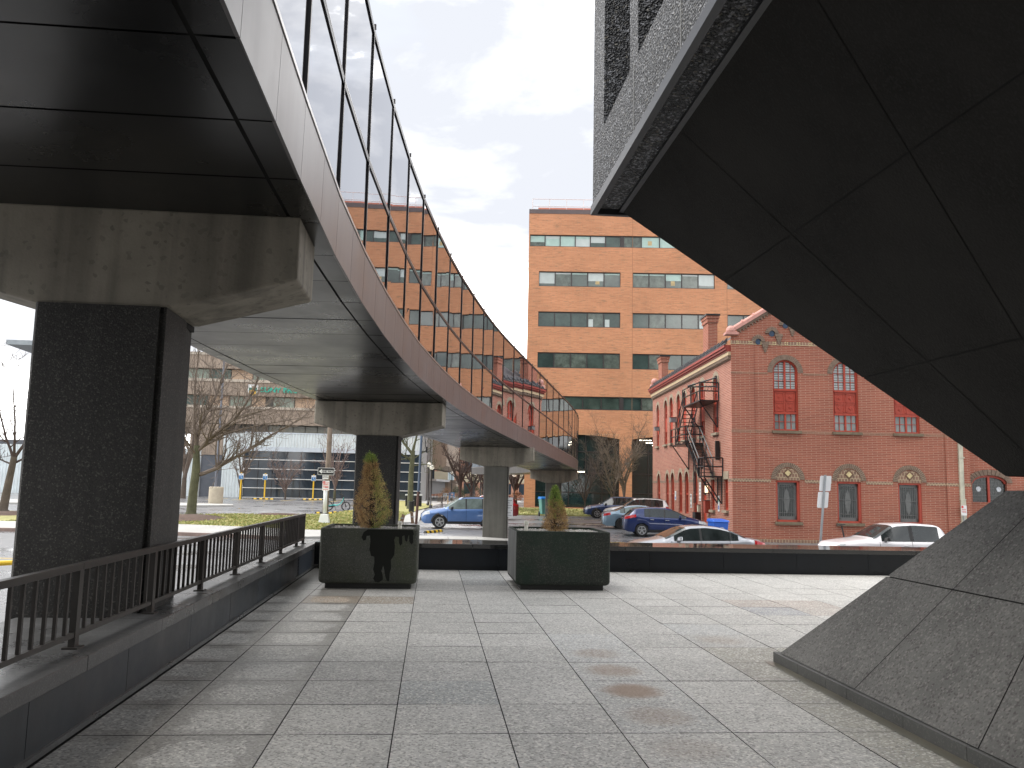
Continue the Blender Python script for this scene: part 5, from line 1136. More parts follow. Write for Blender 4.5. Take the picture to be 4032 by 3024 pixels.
m_ = MB(); plate(m_, -.2, .14, 1.80, 2.02, .1); s2 = m_.build('small_sign', SGW, ow); text_mesh('EXCEPT\nBICYCLES', .075, 'lettering', SGK, s2, QF, -.03, 1.935, .106, bold=.001)
m_ = MB(); plate(m_, -.18, .2, 1.16, 1.71, .1); s3 = m_.build('no_standing_sign', SGW, ow)
m_ = MB(); plate(m_, -.165, -.02, 1.56, 1.69, .105, r=.01); m_.build('red_field', SGR, s3)
text_mesh('NO', .09, 'lettering', SGW, s3, QF, -.09, 1.625, .111); text_mesh('Standing', .07, 'lettering', SGR, s3, QF, .09, 1.625, .106, sx=.8); text_mesh('ANY\nTIME', .145, 'lettering', SGR, s3, QF, .01, 1.43, .106, bold=.003)
m_ = MB(); m_.prism([(-.13, 1.22), (-.08, 1.25), (-.08, 1.23), (.1, 1.23), (.1, 1.25), (.15, 1.22), (.1, 1.19), (.1, 1.21), (-.08, 1.21), (-.08, 1.19)][::-1], .105, .107, fn=lambda x, y, z: QF(x, y, z)); m_.build('arrow', SGR, s3)
up_ = single(MB().tube([(-6.0, 49.0, -.7), (-5.95, 49.0, 2.6), (-5.92, 49.0, 9)], [.16, .15, .12], 12), 'utility_pole', mat('weathered_pole_wood', (.20, .155, .12), .85, 0, .25, 3, streak=.4), 'weathered brown wooden pole rising behind the one way sign', 'pole', smooth=True)
# downpipe no-standing sign
ns = thing('parking_sign', 'small white and red parking sign in front of the cream downpipe', 'street sign', (27.6, 42, -1)); NF = Fr((27.6, 42, 0), 0)
m_ = MB(); plate(m_, -.15, .16, .62, 1.14, .0, fr=NF); s3 = m_.build('sign_face', SGW, ns); text_mesh('ANY\nTIME', .12, 'lettering', SGR, s3, NF, 0, .86, .006); m_ = MB(); plate(m_, -.13, -.02, 1.0, 1.12, .005, r=.01, fr=NF); m_.build('red_field', SGR, s3)
m_ = MB(); m_.tube([(27.6, 42.03, -1), (27.6, 42.03, 1.1)], .03, 6); m_.build('post', GALV, ns)
# leaning back-to-viewer signs by the pickup
bs = thing('street_sign', 'back of two stacked blank signs on a leaning steel post by the brick front', 'street sign', (14.5, 31, -1.05)); BF = Fr((0, 31, 0), 0)
m_ = MB()
def slant(u, v): return (u, v)
base, top = (14.52, -1.05), (14.875, 2.32); 
m_.hexa([BF(14.50, -1.05, 0), BF(14.58, -1.05, 0), BF(14.58, -1.05, -.04), BF(14.50, -1.05, -.04), BF(14.83, 2.30, 0), BF(14.91, 2.30, 0), BF(14.91, 2.30, -.04), BF(14.83, 2.30, -.04)]); m_.build('post', GALV, bs)
for c0, c1 in (((14.66, 1.69), (14.66+.44, 2.27)), ((14.56, 1.06), (14.98, 1.66))):
    sh_ = .105; h = c1[1]-c0[1]; m_ = MB(); m_.prism([(x+(y-c0[1])*sh_-.03, y) for x, y in rrect(c0[0], c1[0], c0[1], c1[1], .05, 4)], -.06, -.045, fn=lambda x, y, z: BF(x, y, z)); m_.build('sign_panel', mat('sign_back', (.72, .73, .75), .4, .0, .05), bs)
# yellow accessible parking posts
PY = mat('yellow_post_paint', (.80, .52, .03), .5, 0, .05)
proto = None
for lab, x, y in (('yellow accessible parking post at the left end of the glass front', -24.1, 110), ('yellow accessible parking post in the middle of the glass front', -21.6, 112.5), ('yellow accessible parking post right of the small bare tree', -15.9, 116)):
    if proto is None:
        proto = thing('parking_post', lab, 'parking post', (x, y, -.7), 0, 'accessible parking posts by the glass front')
        MB().tube([(0, 0, 0), (0, 0, 3.35)], .09, 10).build('post', PY, proto, local=True); m_ = MB(); m_.box(-.3, .3, -.12, -.1, 2.5, 3.25); b_ = m_.build('sign', SGW, proto, local=True); m_ = MB(); m_.box(-.26, .26, -.135, -.12, 2.54, 3.0); m_.ball((0, -.13, 3.14), .05, 5); m_.build('blue_panel', SGB, b_, local=True)
        m_ = MB(); m_.ball((.0, -.14, 2.9), .06, 5); m_.tube([(0, -.145, 2.85), (0, -.145, 2.72), (.12, -.145, 2.7), (.16, -.145, 2.6)], .025, 4); m_.build('symbol', SGW, b_, local=True)
    else: dup(proto, (x, y, -.7), label=lab)
# rubber wheel stops
RUB = mat('black_rubber', (.02, .02, .02), .7, 0, .1)
ws0 = None
for lab, x, y, rz, z in (('black and yellow wheel stop beside the light blue car', .12, 41.9, radians(62), -.7), ('black and yellow wheel stop left of the parked bicycle', -7.85, 65.2, .1, -.7), ('black and yellow wheel stop in front of the parked bicycle', -6.9, 67.2, .5, -.7), ('black and yellow wheel stop right of the parked bicycle', -6.0, 68.8, .5, -.7), ('black and yellow wheel stop at the far right of the bicycle row', -5.3, 71.0, .5, -.7), ('wheel stop under the middle accessible parking post', -21.6, 112, .05, -.7), ('wheel stop under the right accessible parking post', -15.9, 115.6, .05, -.7)):
    if ws0 is None:
        ws0 = thing('wheel_stop', lab, 'wheel stop', (x, y, z), rz, 'rubber wheel stops'); m_ = MB(); m_.hexa([(-.9, -.08, 0), (.9, -.08, 0), (.9, .08, 0), (-.9, .08, 0), (-.85, -.04, .11), (.85, -.04, .11), (.85, .04, .11), (-.85, .04, .11)]); m_.build('block', RUB, ws0, local=True)
        m_ = MB(); [m_.hexa([(a, -.085, .01), (a+.22, -.085, .01), (a+.22, .085, .01), (a, .085, .01), (a, -.042, .114), (a+.22, -.042, .114), (a+.22, .042, .114), (a, .042, .114)]) for a in (-.75, -.3, .15, .55)]; m_.build('yellow_stripes', PY, ws0, local=True)
    else:
        d_ = dup(ws0, (x, y, z), rz, lab)
        if y > 100: d_.scale = (1.6, 1.6, 1.3)
# globe lamps
GLB = mat('lamp_globe', (.80, .80, .76), .08, 0, .25, 2.5, spec=.8, trans=.45, emis=((1, .88, .7), .02))
lp0 = None
for lab, x, y, h, ln in (('globe street lamp nearest the bench group', -.12, 87, 4.05, 0), ('globe street lamp just behind the front one', -.45, 95, 4.5, 0), ('globe street lamp beside the blue notice board', 3.0, 133, 4.2, 0), ('globe street lamp high in front of the bare trees', 4.34, 90, 4.15, 1), ('globe street lamp lower among the bare trees', 5.4, 108, 3.9, 1), ('globe street lamp third in the row among the bare trees', 7.2, 128, 4.2, 1), ('globe street lamp last in the row by the salmon block', 8.3, 146, 4.0, 1), ('globe street lamp right of the pale pier', 9.25, 96, 3.6, 1)):
    if lp0 is None:
        lp0 = thing('globe_lamp', lab, 'street lamp', (x, y, -.7), 0, 'globe street lamps'); m_ = MB(); m_.lathe([(.16, 0), (.16, .25), (.07, .3), (.06, 3.7), (.12, 3.75), (.12, 3.85)], n=10); m_.build('pole', BLACK, lp0, local=True, smooth=True); MB().ball((0, 0, 4.08), .25, 10).build('globe', GLB, lp0, local=True, smooth=True)
    else: d_ = dup(lp0, (x, y, -.7), label=lab); d_.scale = (1, 1, h/4.05)
# leaning steel pole with stay
t = thing('lamp_pole', 'tall rusty steel pole with a short stay arm between the stained and pale piers', 'pole', (-.86, 50.5, -.7)); m_ = MB(); m_.tube([(-.88, 50.5, -.7), (-.82, 50.5, 1.2)], .08, 8); m_.build('rusty_shaft', mat('rust', (.11, .06, .05), .8, 0, .3, 4), t)
m_ = MB(); m_.tube([(-.82, 50.5, 1.2), (-.66, 50.5, 8)], .07, 8); m_.build('shaft', mat('blue_grey_pole', (.08, .11, .16), .4, .3, .2, 2), t); m_ = MB(); m_.tube([(-.7, 50.5, 3.55), (-.4, 50.5, 3.6)], .025, 4); m_.tube([(-.42, 50.5, 3.55), (-.62, 50.5, 5.0)], .025, 4); m_.box(-.45, -.36, 50.45, 50.55, 3.5, 3.85); m_.build('stay_arm', BLACK, t)
# wooden stakes with chain
WD = mat('stake_wood', (.16, .10, .065), .85, 0, .3, 5)
for lab, x, h, tl in (('short leaning wooden stake left in the pair', -1.72, .55, .1), ('taller leaning wooden stake by the rusty pole', -1.08, .72, -.08)):
    o = single(MB().hexa([(-.09, 0, 0), (.09, 0, 0), (.09, .12, 0), (-.09, .12, 0), (-.09+tl, 0, h), (.09+tl, 0, h-.08), (.09+tl, .12, h-.08), (-.09+tl, .12, h)]), 'wooden_stake', WD, lab, 'stake', (x, 50.2, -.66))
    m_ = MB(); m_.box(-.1, .1, -.015, .0, h*.5, h*.5+.06); m_.build('band', GALV, o, local=True)
single(MB().lathe([(.001, 0), (.22, 0), (.25, .8), (.27, .82), (.27, .86), (.001, .86)], n=14), 'trash_can', BLACK, 'round black trash can on the lawn', 'trash can', (-1.65, 70.3, -.62))
def bin_(label, x, y, z, rz, body, lid, sc=1.):
    t = thing('recycling_bin', label, 'bin', (x, y, z), rz); m_ = MB(); m_.hexa([(-.26, -.30, .12), (.26, -.30, .12), (.26, .30, .12), (-.26, .30, .12), (-.33, -.38, .95), (.33, -.38, .95), (.33, .36, .95), (-.33, .36, .95)]); m_.build('body', body, t, local=True, bevel=.03)
    m_ = MB(); m_.hexa([(-.36, -.42, .95), (.36, -.42, .95), (.36, .42, .95), (-.36, .42, .95), (-.33, -.38, 1.03), (.33, -.38, 1.03), (.33, .36, 1.08), (-.33, .36, 1.08)]); m_.tube([(-.3, .44, 1.0), (.3, .44, 1.0)], .03, 6); m_.build('lid', lid, t, local=True, bevel=.015)
    for s_ in (-.29, .29): m_ = MB(); m_.tube([(s_-.03, .28, .13), (s_+.03, .28, .13)], .13, 12); m_.build('wheel', RUB, t, local=True)
    t.scale = (sc, sc, sc); return t
BLU = mat('blue_plastic', (.02, .11, .50), .4, 0, .08)
b1_ = bin_('bright blue recycling bin with a white round symbol at the brick corner', 13.95, 40.6, -.98, .05, BLU, BLU, 1.15)
m_ = MB(); m_.lathe([(.001, 0), (.09, 0)], (0.02, -.375, .62), 14, fn=lambda p: Vector((p.x, 0, p.y))); m_.lathe([(.11, 0), (.125, 0)], (0.02, -.375, .62), 14, fn=lambda p: Vector((p.x, 0, p.y))); m_.build('symbol', SGW, b1_, local=True)
bin_('teal wheeled bin with a bright blue lid on the grass edge', 9.1, 67.9, -.7, .1, mat('teal_plastic', (.09, .24, .21), .5, 0, .1), mat('bright_blue_lid', (.02, .20, .62), .4), 1.45)
# information board
t = thing('information_board', 'blue information board with a red mark on a post by the path', 'sign', (2.9, 127, -.7)); IF = Fr((2.9, 127, 0), 0); m_ = MB(); m_.box(-.42, -.3, -.1, .1, -.7, .6, f=IF); m_.build('post', SGB, t)
m_ = MB(); m_.box(-.3, .42, 0, .08, -.25, .58, f=IF); pn = m_.build('panel', mat('soft_blue', (.09, .22, .42), .5), t); m_ = MB(); m_.lathe([(.001, 0), (.13, 0)], IF(.06, .28, .09), 14, fn=lambda p: Vector((p.x, 0, p.y))); m_.box(-.15, -.0, .09, .1, -.15, -.02, f=IF); m_.box(.12, .28, .09, .1, -.15, -.02, f=IF); m_.build('symbols', SGW, pn); m_ = MB(); m_.lathe([(.001, 0), (.07, 0)], IF(.06, .28, .1), 12, fn=lambda p: Vector((p.x, 0, p.y))); m_.build('red_mark', SGR, pn)
# round concrete lamp base with pole on the parking island
t = thing('lamp_post', 'round beige concrete lamp base with a thin grey pole on the parking island', 'lamp post', (-20.3, 82.5, -.6)); MB().lathe([(.001, 0), (.66, 0), (.66, 1.55), (.6, 1.6), (.001, 1.6)], n=22).build('base', mat('beige_lamp_base', (.40, .35, .27), .8, 0, .15), t, local=True, smooth=False)
m_ = MB(); m_.tube([(-.1, 0, 1.6), (-.02, 0, 15)], [.12, .09], 8); m_.build('pole', mat('grey_lamp_pole', (.13, .14, .17), .5), t, local=True)
# benches and table bins near the path
bn = None
for lab, x, y, rz in (('black slatted bench beside the tree trunk, left of the globe lamps', -1.9, 88, .2), ('black slatted bench right under the front globe lamp', .35, 92, -.3), ('black bench left behind the parked bicycle', -7.2, 92, .0)):
    if bn is None:
        bn = thing('bench', lab, 'bench', (x, y, -.66), rz, 'black park benches'); m_ = MB(); [m_.box(-.8, .8, -.22+k*.11, -.14+k*.11, .44, .47) for k in range(4)]; m_.build('seat', BLACK, bn, local=True); m_ = MB(); [m_.box(-.8, .8, .24, .27, .56+k*.13, .64+k*.13) for k in range(3)]; m_.build('backrest', BLACK, bn, local=True)
        for s_ in (-.78, .72): m_ = MB(); m_.box(s_, s_+.06, -.24, .27, .38, .44); m_.box(s_, s_+.06, -.24, -.18, 0, .66); m_.box(s_, s_+.06, .21, .27, 0, .98); m_.box(s_, s_+.06, -.24, .27, .62, .66); m_.build('leg', BLACK, bn, local=True)
    else: dup(bn, (x, y, -.66), rz, lab)
t0 = None
for lab, x, y in (('square black litter bin with pale top beside the benches', -1.45, 90), ('second black litter bin, left of the pale-topped one', -2.35, 89)):
    if t0 is None: t0 = thing('litter_bin', lab, 'bin', (x, y, -.66), 0); m_ = MB(); m_.box(-.38, .38, -.38, .38, 0, 1.1); m_.build('body', BLACK, t0, local=True, bevel=.03); m_ = MB(); m_.box(-.42, .42, -.42, .42, 1.12, 1.26); m_.build('top', mat('pale_bin_top', (.55, .57, .57), .5), t0, local=True, bevel=.03)
    else: dup(t0, (x, y, -.66), label=lab)
single(MB().tube([(0, 0, 0), (0, 0, 1.2)], .05, 6), 'wooden_stick', mat('pale_stick', (.45, .33, .2), .8), 'thin pale wooden stick in the path behind the blue car', 'stake', (1.6, 86, -.66))
# bicycle
bk = thing('bicycle', 'black and teal hire bicycle with a step-through frame parked before the street', 'bicycle', (-8.5, 71.6, -.7), radians(-12)); TEALP = mat('teal_frame_paint', (.06, .45, .42), .35, 0, .05, coat=.5)
for x in (0.1, 1.35):
    m_ = MB(); m_.lathe([(.27, -.03), (.33, -.03), (.335, 0), (.33, .03), (.27, .03), (.27, -.03)], (x-.1, 0, .335), 22, fn=lambda p: Vector((p.x, p.z, p.y))); wh = m_.build('wheel', RUB, bk, local=True)
    m_ = MB(); m_.lathe([(.255, -.02), (.275, -.02), (.275, .02), (.255, .02)], (x-.1, 0, .335), 22, fn=lambda p: Vector((p.x, p.z, p.y))); m_.lathe([(.05, -.05), (.05, .05)], (x-.1, 0, .335), 10, fn=lambda p: Vector((p.x, p.z, p.y)))
    for k in range(8): a = k*pi/4; m_.tube([(x-.1, 0, .335), (x-.1+.26*cos(a), 0, .335+.26*sin(a))], .006, 3)
    m_.build('rim', mat('dark_spoke', (.04, .05, .05), .4, .4), wh, local=True)
m_ = MB(); m_.tube([(.0, 0, .335), (.35, 0, .42), (.6, 0, .40), (.85, 0, .5), (1.02, 0, .75), (1.06, 0, .95)], [.03, .045, .045, .035, .03, .03], 8); m_.build('frame', TEALP, bk, local=True)
m_ = MB(); m_.tube([(1.04, 0, .95), (1.25, 0, .335)], .03, 6); m_.tube([(1.03, 0, .9), (.97, 0, 1.14)], .03, 6); m_.tube([(.80, -.25, 1.17), (.97, -.1, 1.15), (.97, .1, 1.15), (.80, .25, 1.17)], .025, 6); m_.tube([(.0, .04, .335), (.42, .04, .38)], .07, 6); m_.build('handlebar', RUB, bk, local=True)
m_ = MB(); m_.hexa([(.12, -.1, .84), (.45, -.05, .84), (.45, .05, .84), (.12, .1, .84), (.1, -.12, .93), (.47, -.05, .90), (.47, .05, .90), (.1, .12, .93)]); m_.tube([(.36, 0, .42), (.30, 0, .86)], .03, 6); m_.build('saddle', RUB, bk, local=True, bevel=.02)
m_ = MB(); m_.tube([(.36, -.1, .3), (.36, .1, .4)], .02, 5); m_.box(.28, .44, -.18, -.1, .25, .29); m_.box(.3, .46, .1, .18, .39, .43); m_.tube([(.4, .05, .4), (.5, .15, .02)], .015, 4); m_.build('pedals', RUB, bk, local=True)
bk.scale = (1.18, 1.18, 1.18)
# kick scooter against the brick front
sc_ = thing('kick_scooter', 'black kick scooter leaning under the brick building window, behind the white pickup', 'scooter', (18.1, 36, -1.0)); m_ = MB(); m_.tube([(18.17, 36, -.85), (17.95, 36, .22)], .035, 6); m_.build('stem', BLACK, sc_); m_ = MB(); m_.tube([(17.72, 36, .24), (18.12, 36, .27)], .025, 6); m_.build('handlebar', BLACK, sc_)
m_ = MB(); m_.box(18.15, 18.95, 35.93, 36.07, -.93, -.88); m_.build('deck', BLACK, sc_)
for x in (18.18, 18.98): m_ = MB(); m_.tube([(x, 35.97, -.95), (x, 36.03, -.95)], .11, 12); m_.build('wheel', RUB, sc_)
# yellow guard bar left of the near pier
yb = thing('guard_bar', 'yellow steel guard bar low at the left edge behind the near pier', 'barrier', (-7.6, 16, -.8)); m_ = MB(); m_.tube([(-9, 15.2, -.0), (-7.3, 16, .08), (-6.2, 16.4, .1)], .045, 8); m_.build('bar', PY, yb); m_ = MB(); m_.tube([(-6.3, 16.4, -.85), (-6.3, 16.4, .1)], .045, 8); m_.tube([(-9, 15.2, -.85), (-9, 15.2, .0)], .045, 8); m_.build('post', PY, yb)
# ================================================================== TREES AND SHRUBS
BARK = mat('grey_brown_bark', (.085, .068, .054), .9, 0, .25, 3, bump=(25, .6)); MOSS = mat('mossy_bark', (.085, .086, .048), .9, 0, .35, 2, bump=(25, .8)); TWIG = mat('twig_bark', (.14, .11, .09), .9, 0, .2, 3); REDTW = mat('dark_twig', (.055, .037, .032), .9, 0, .2, 3)
def grow(mb, p, d_, L, r, depth, rnd, spread=.55, upb=.12, kids=(3, 4), minr=.006, jit=.22):
    n = 5; pts = [p.copy()]; rad = [r]; q = p.copy(); dd = d_.copy()
    for i in range(n):
        dd = (dd+Vector((rnd.uniform(-jit, jit), rnd.uniform(-jit, jit), rnd.uniform(-jit, jit)+upb*.5))).normalized(); q = q+dd*(L/n); pts.append(q.copy()); rad.append(max(minr, r*(1-.55*(i+1)/n)))
    mb.tube(pts, rad, 6 if r > .06 else (4 if r > .025 else 3), cap=False)
    if depth <= 0: return
    for k in range(rnd.randint(*kids)):
        i = rnd.randint(2, n); ax = Vector((rnd.uniform(-1, 1), rnd.uniform(-1, 1), rnd.uniform(-.5, .9))).normalized(); nd = (dd*(1-spread)+ax*spread+Vector((0, 0, upb))).normalized()
        grow(mb, pts[i], nd, L*rnd.uniform(.55, .8), rad[i]*rnd.uniform(.5, .75), depth-1, rnd, spread, upb, kids, minr, jit)
def tree(name, label, loc, limbs, trunk, seed, barkm=BARK, twigm=TWIG, depth=3, fill=(3, 4), minr=.012, group='bare winter trees', sub=.5, spread=.55):
    """trunk: [(x,z,r)] in local metres; limbs: list of ([(x,y,z)...], r0)"""
    t = thing(name, label, 'tree', loc, 0, group); rnd = random.Random(seed)
    tm = MB(); tm.tube([(x, 0, z) for x, z, r in trunk], [r for x, z, r in trunk], 12, cap=False); 
    cm = MB()
    for pts, r0 in limbs:
        pts = [Vector(q) for q in pts]; fine = []
        for a, b in zip(pts, pts[1:]):
            for k in range(4): fine.append(a.lerp(b, k/4)+Vector((rnd.uniform(-.03, .03), rnd.uniform(-.04, .04), rnd.uniform(-.03, .03)))*(k > 0)*r0*6)
        fine.append(pts[-1]); n = len(fine); rad = [max(minr, r0*(1-.85*i/(n-1))) for i in range(n)]; cm.tube(fine, rad, 6, cap=False)
        Ltot = sum((b-a).length for a, b in zip(pts, pts[1:]))
        for i in range(2, n):
            for _ in range(rnd.randint(*fill)):
                dd = (fine[i]-fine[i-1]).normalized(); ax = Vector((rnd.uniform(-1, 1), rnd.uniform(-1, 1), rnd.uniform(-.5, 1))).normalized()
                grow(cm, fine[i], (dd*.5+ax*.6).normalized(), Ltot*sub*rnd.uniform(.25, .6)*(1.15-.5*i/n), rad[i]*.5, depth-1, rnd, spread, .08, (2, 3), minr)
    tm.build('trunk', barkm, t, local=True, smooth=True); cm.build('branches', twigm, t, local=True)
    return t
# big maple-like tree on the mulch: main limbs drawn after the photograph (x right, z up, metres at the tree)
tree('bare_tree', 'large bare tree with mossy trunk and long low right limb on the lawn', (-14.78, 54.2, -.66),
     [([(.35, 0, 2.6), (1.3, .3, 3.0), (2.8, .5, 4.0), (4.4, .9, 5.2), (6.2, 1.0, 6.3), (7.6, 1.2, 7.8)], .13), ([(.15, 0, 4.0), (1.0, -.4, 4.9), (2.6, -.8, 6.2), (3.6, -1, 7.8), (3.9, -1.2, 9.5), (4.3, -1.3, 12)], .12), ([(.05, 0, 4.2), (.1, .3, 5.6), (.9, .6, 7.6), (1.6, .9, 10.2), (2.0, 1.0, 12.6)], .13),
      ([(.1, 0, 4.4), (-.1, -.3, 6), (-.1, -.6, 8.6), (.2, -.9, 11.6)], .11), ([(0, 0, 3.6), (-1.0, .3, 5.0), (-2.4, .8, 6.6), (-3.4, 1, 8.6)], .1), ([(.1, 0, 4.1), (1.4, 1.4, 5.2), (3.6, 2.4, 6.0), (6.6, 2.8, 6.6)], .09), ([(.1, 0, 3.8), (-.5, -1.3, 5.0), (-1.2, -2.6, 6.6)], .08), ([(2.6, -.8, 6.2), (4.4, -1.4, 6.6), (6.6, -1.8, 7.4)], .06)],
     [(.0, 0, .42), (.02, .3, .31), (.06, 1.5, .27), (.14, 2.8, .26), (.1, 4.4, .17)], 3, MOSS, TWIG, 3, (2, 3), .011)
tree('bare_tree', 'bare tree at the far left edge beside the near pier', (-25.2, 52.6, -.66),
     [([(.5, 0, 3.3), (1.4, .2, 5), (1.6, .4, 7.4), (1.3, .3, 10)], .1), ([(.5, 0, 3.2), (-.2, .2, 4.6), (-.9, .3, 6.6), (-1.6, .3, 9)], .09), ([(.5, 0, 3.4), (.6, -.5, 5.5), (.3, -.8, 8.5)], .09), ([(.5, 0, 3.0), (1.8, .6, 3.9), (3.2, 1, 5.2)], .07), ([(.5, 0, 2.9), (-.6, .3, 3.3), (-1.8, .3, 4.4)], .06)],
     [(.3, 0, .36), (.15, .3, .25), (.3, 1.7, .21), (.5, 3.4, .17)], 8, BARK, REDTW, 3, (1, 2), .011)
def small_tree(label, x, y, H, seed, barkm=BARK, twigm=TWIG, n=6, tr=.5, minr=.018, wide=.5, z=-.66, fill=(1, 2)):
    rnd = random.Random(seed); limbs = []
    for k in range(n):
        a = k*2*pi/n+rnd.uniform(-.4, .4); w_ = H*wide*rnd.uniform(.5, 1); h0 = H*rnd.uniform(.12, .35); limbs.append(([(0, 0, h0), (cos(a)*w_*.35, sin(a)*w_*.35, h0+H*.22), (cos(a)*w_*.7, sin(a)*w_*.7, h0+H*rnd.uniform(.35, .5)), (cos(a)*w_, sin(a)*w_, H*rnd.uniform(.7, 1))], H*.013*tr*2))
    return tree('bare_tree', label, (x, y, z), limbs, [(0, 0, H*.022*tr*2), (0, H*.15, H*.017*tr*2), (.02*H, H*.35, H*.012*tr*2)], seed, barkm, twigm, 2, fill, minr, sub=.45)
DTW = mat('brown_twig', (.085, .062, .045), .9, 0, .2, 3); PINKTW = mat('rosy_twig', (.17, .125, .11), .9, 0, .2, 3)
small_tree('small spreading bare tree in front of the dark glass, between the parking posts', -19.2, 114, 5.6, 31, BARK, PINKTW, 7, wide=.62, z=-.7, fill=(1, 3))
small_tree('slim bare tree before the glass front, behind the one way sign', -12.6, 112, 8.5, 32, MOSS, PINKTW, 6, wide=.35, z=-.7)
small_tree('bare tree behind the large one, thin trunk near the dark panel', -30.5, 108, 16, 33, BARK, TWIG, 6, wide=.35, z=-.7)
small_tree('slim mossy bare tree at the left end of the glass front', -24.3, 111, 9, 34, MOSS, TWIG, 6, wide=.3, z=-.7)
tree('bare_tree', 'tall mossy bare tree on the lawn right of the stained pier', (-2.0, 79, -.66),
     [([(.1, 0, 5.0), (-1.0, .2, 6.4), (-2.2, .3, 8.0), (-3.6, .4, 10)], .14), ([(.1, 0, 5.4), (.5, 0, 7.2), (1.0, .2, 9.8)], .13), ([(.1, 0, 4.4), (-1.2, -.3, 5.2), (-3.0, -.5, 5.6), (-4.5, -.4, 5.2)], .09), ([(.1, 0, 4.0), (1.4, .6, 4.2), (2.8, .9, 3.7)], .07), ([(.1, 0, 4.8), (-.8, .5, 4.6), (-2.4, .9, 4.3)], .06), ([(.1, 0, 4.6), (1.2, .3, 5.4), (2.6, .3, 6.2)], .07)],
     [(.0, 0, .34), (.0, .4, .27), (.0, 3, .24), (.1, 5.4, .2)], 13, MOSS, MOSS, 3, (1, 2), .014)
for i, (lab, x, y, H, wd) in enumerate((('leftmost dark bare tree of the group before the salmon block', 3.6, 112, 8.6, .45), ('dark bare tree with the thickest trunk in the group before the salmon block', 5.4, 118, 8.4, .5), ('slanting dark bare tree nearest the pale pier', 6.7, 110, 7.8, .5), ('thin bare tree right of the pale pier', 10.2, 104, 8, .4))):
    small_tree(lab, x, y, H, 50+i, REDTW, REDTW, 7, .75, .018, wd, -.66)
small_tree('low many-stemmed bare shrub tree before the dark lobby glass', 14.5, 80, 5.6, 61, REDTW, REDTW, 9, .3, .008, .55, -.62, (2, 3))
small_tree('tall dense bare tree against the orange brick pier', 19.2, 84, 9.4, 62, REDTW, DTW, 9, .36, .008, .48, -.62, (2, 3))
small_tree('arching bare shrub tree between the lobby glass and the orange pier', 16.8, 78, 7.2, 63, REDTW, DTW, 8, .3, .008, .5, -.62, (2, 3))
def shrub(label, x, y, z, rx, rz, col, seed, n=2500, name='bush'):
    r = random.Random(seed); t = thing(name, label, 'bush', (x, y, z)); mb = MB()
    for _ in range(n):
        a = r.uniform(0, 2*pi); e_ = r.uniform(-.1, 1)*pi/2; q = r.uniform(.7, 1)*(1+.15*sin(a*5+seed)); p = Vector((cos(a)*cos(e_)*rx*q, sin(a)*cos(e_)*rx*q, max(0, sin(e_)*rz*q))); s_ = .07
        v = Vector((r.uniform(-s_, s_), r.uniform(-s_, s_), r.uniform(-s_, s_))); u = Vector((r.uniform(-s_, s_), r.uniform(-s_, s_), r.uniform(-s_, s_))); k = r.uniform(.6, 1.4); mb.quad([p-v, p+u, p+v], 0, tuple(c*k for c in col))
    mb.build('foliage', mat('leaf_vcol', None, .8, 0, 0, vcol=True), t, local=True); m_ = MB(); [m_.tube([(0, 0, 0), (cos(k)*rx*.6, sin(k)*rx*.6, rz*.8)], .02, 3) for k in range(9)]; m_.build('stems', REDTW, t, local=True)
shrub('clipped dark green bush left of the bare tree group', 4.0, 128, -.6, 1.5, 2.0, (.035, .065, .03), 1); shrub('larger dark green bush under the bare trees', 6.4, 131, -.6, 2.6, 2.5, (.03, .06, .028), 2, 3500)
shrub('dry brown grass clump near the grey campus wing', 1.9, 118, -.6, 1.3, 1.8, (.20, .12, .07), 3, 1200, 'dry_shrub'); shrub('rusty round shrub in a dark pot before the orange block', 9.9, 100, .1, .75, 1.0, (.26, .12, .06), 4, 900, 'potted_shrub')
# ================================================================== CARS
CGL = mat('car_glass', (.02, .026, .026), .04, 0, .5, 1.2, spec=.9); CLG = mat('car_glass_light', (.16, .20, .19), .06, 0, .45, 1.1, spec=.9); TYRE = mat('tyre_rubber', (.018, .018, .018), .8, 0, .1)
RIMM = mat('alloy_rim', (.50, .51, .52), .3, .8, .05); HUBC = mat('hubcap_silver', (.52, .53, .54), .35, .5, .05); STEELR = mat('black_steel_rim', (.02, .02, .02), .5, .2, 0)
TAILM = mat('tail_lamp', (.45, .01, .015), .15, 0, .2, 8, coat=.8); HEADM = mat('head_lamp', (.55, .58, .60), .08, 0, .4, 9, spec=.9, coat=.8); CHR = mat('chrome', (.65, .66, .68), .12, 1, 0); PLAS = mat('black_trim_plastic', (.022, .022, .023), .6, 0, .1); AMB = mat('amber_lamp', (.6, .22, .01), .2, 0, .1)
def paint(name, c, metal=.35, coat=1.): return mat(name, c, .32, metal, .04, 1, coat=coat)
def interp(tab, x):
    if x <= tab[0][0]: return tab[0][1]
    for (a, p), (b, q) in zip(tab, tab[1:]):
        if x <= b:
            f = (x-a)/(b-a); return p+(q-p)*f
    return tab[-1][1]
def smooth_tab(tab, x, h=.05): return (interp(tab, x-h)+interp(tab, x-h/3)+interp(tab, x+h/3)+interp(tab, x+h))/4
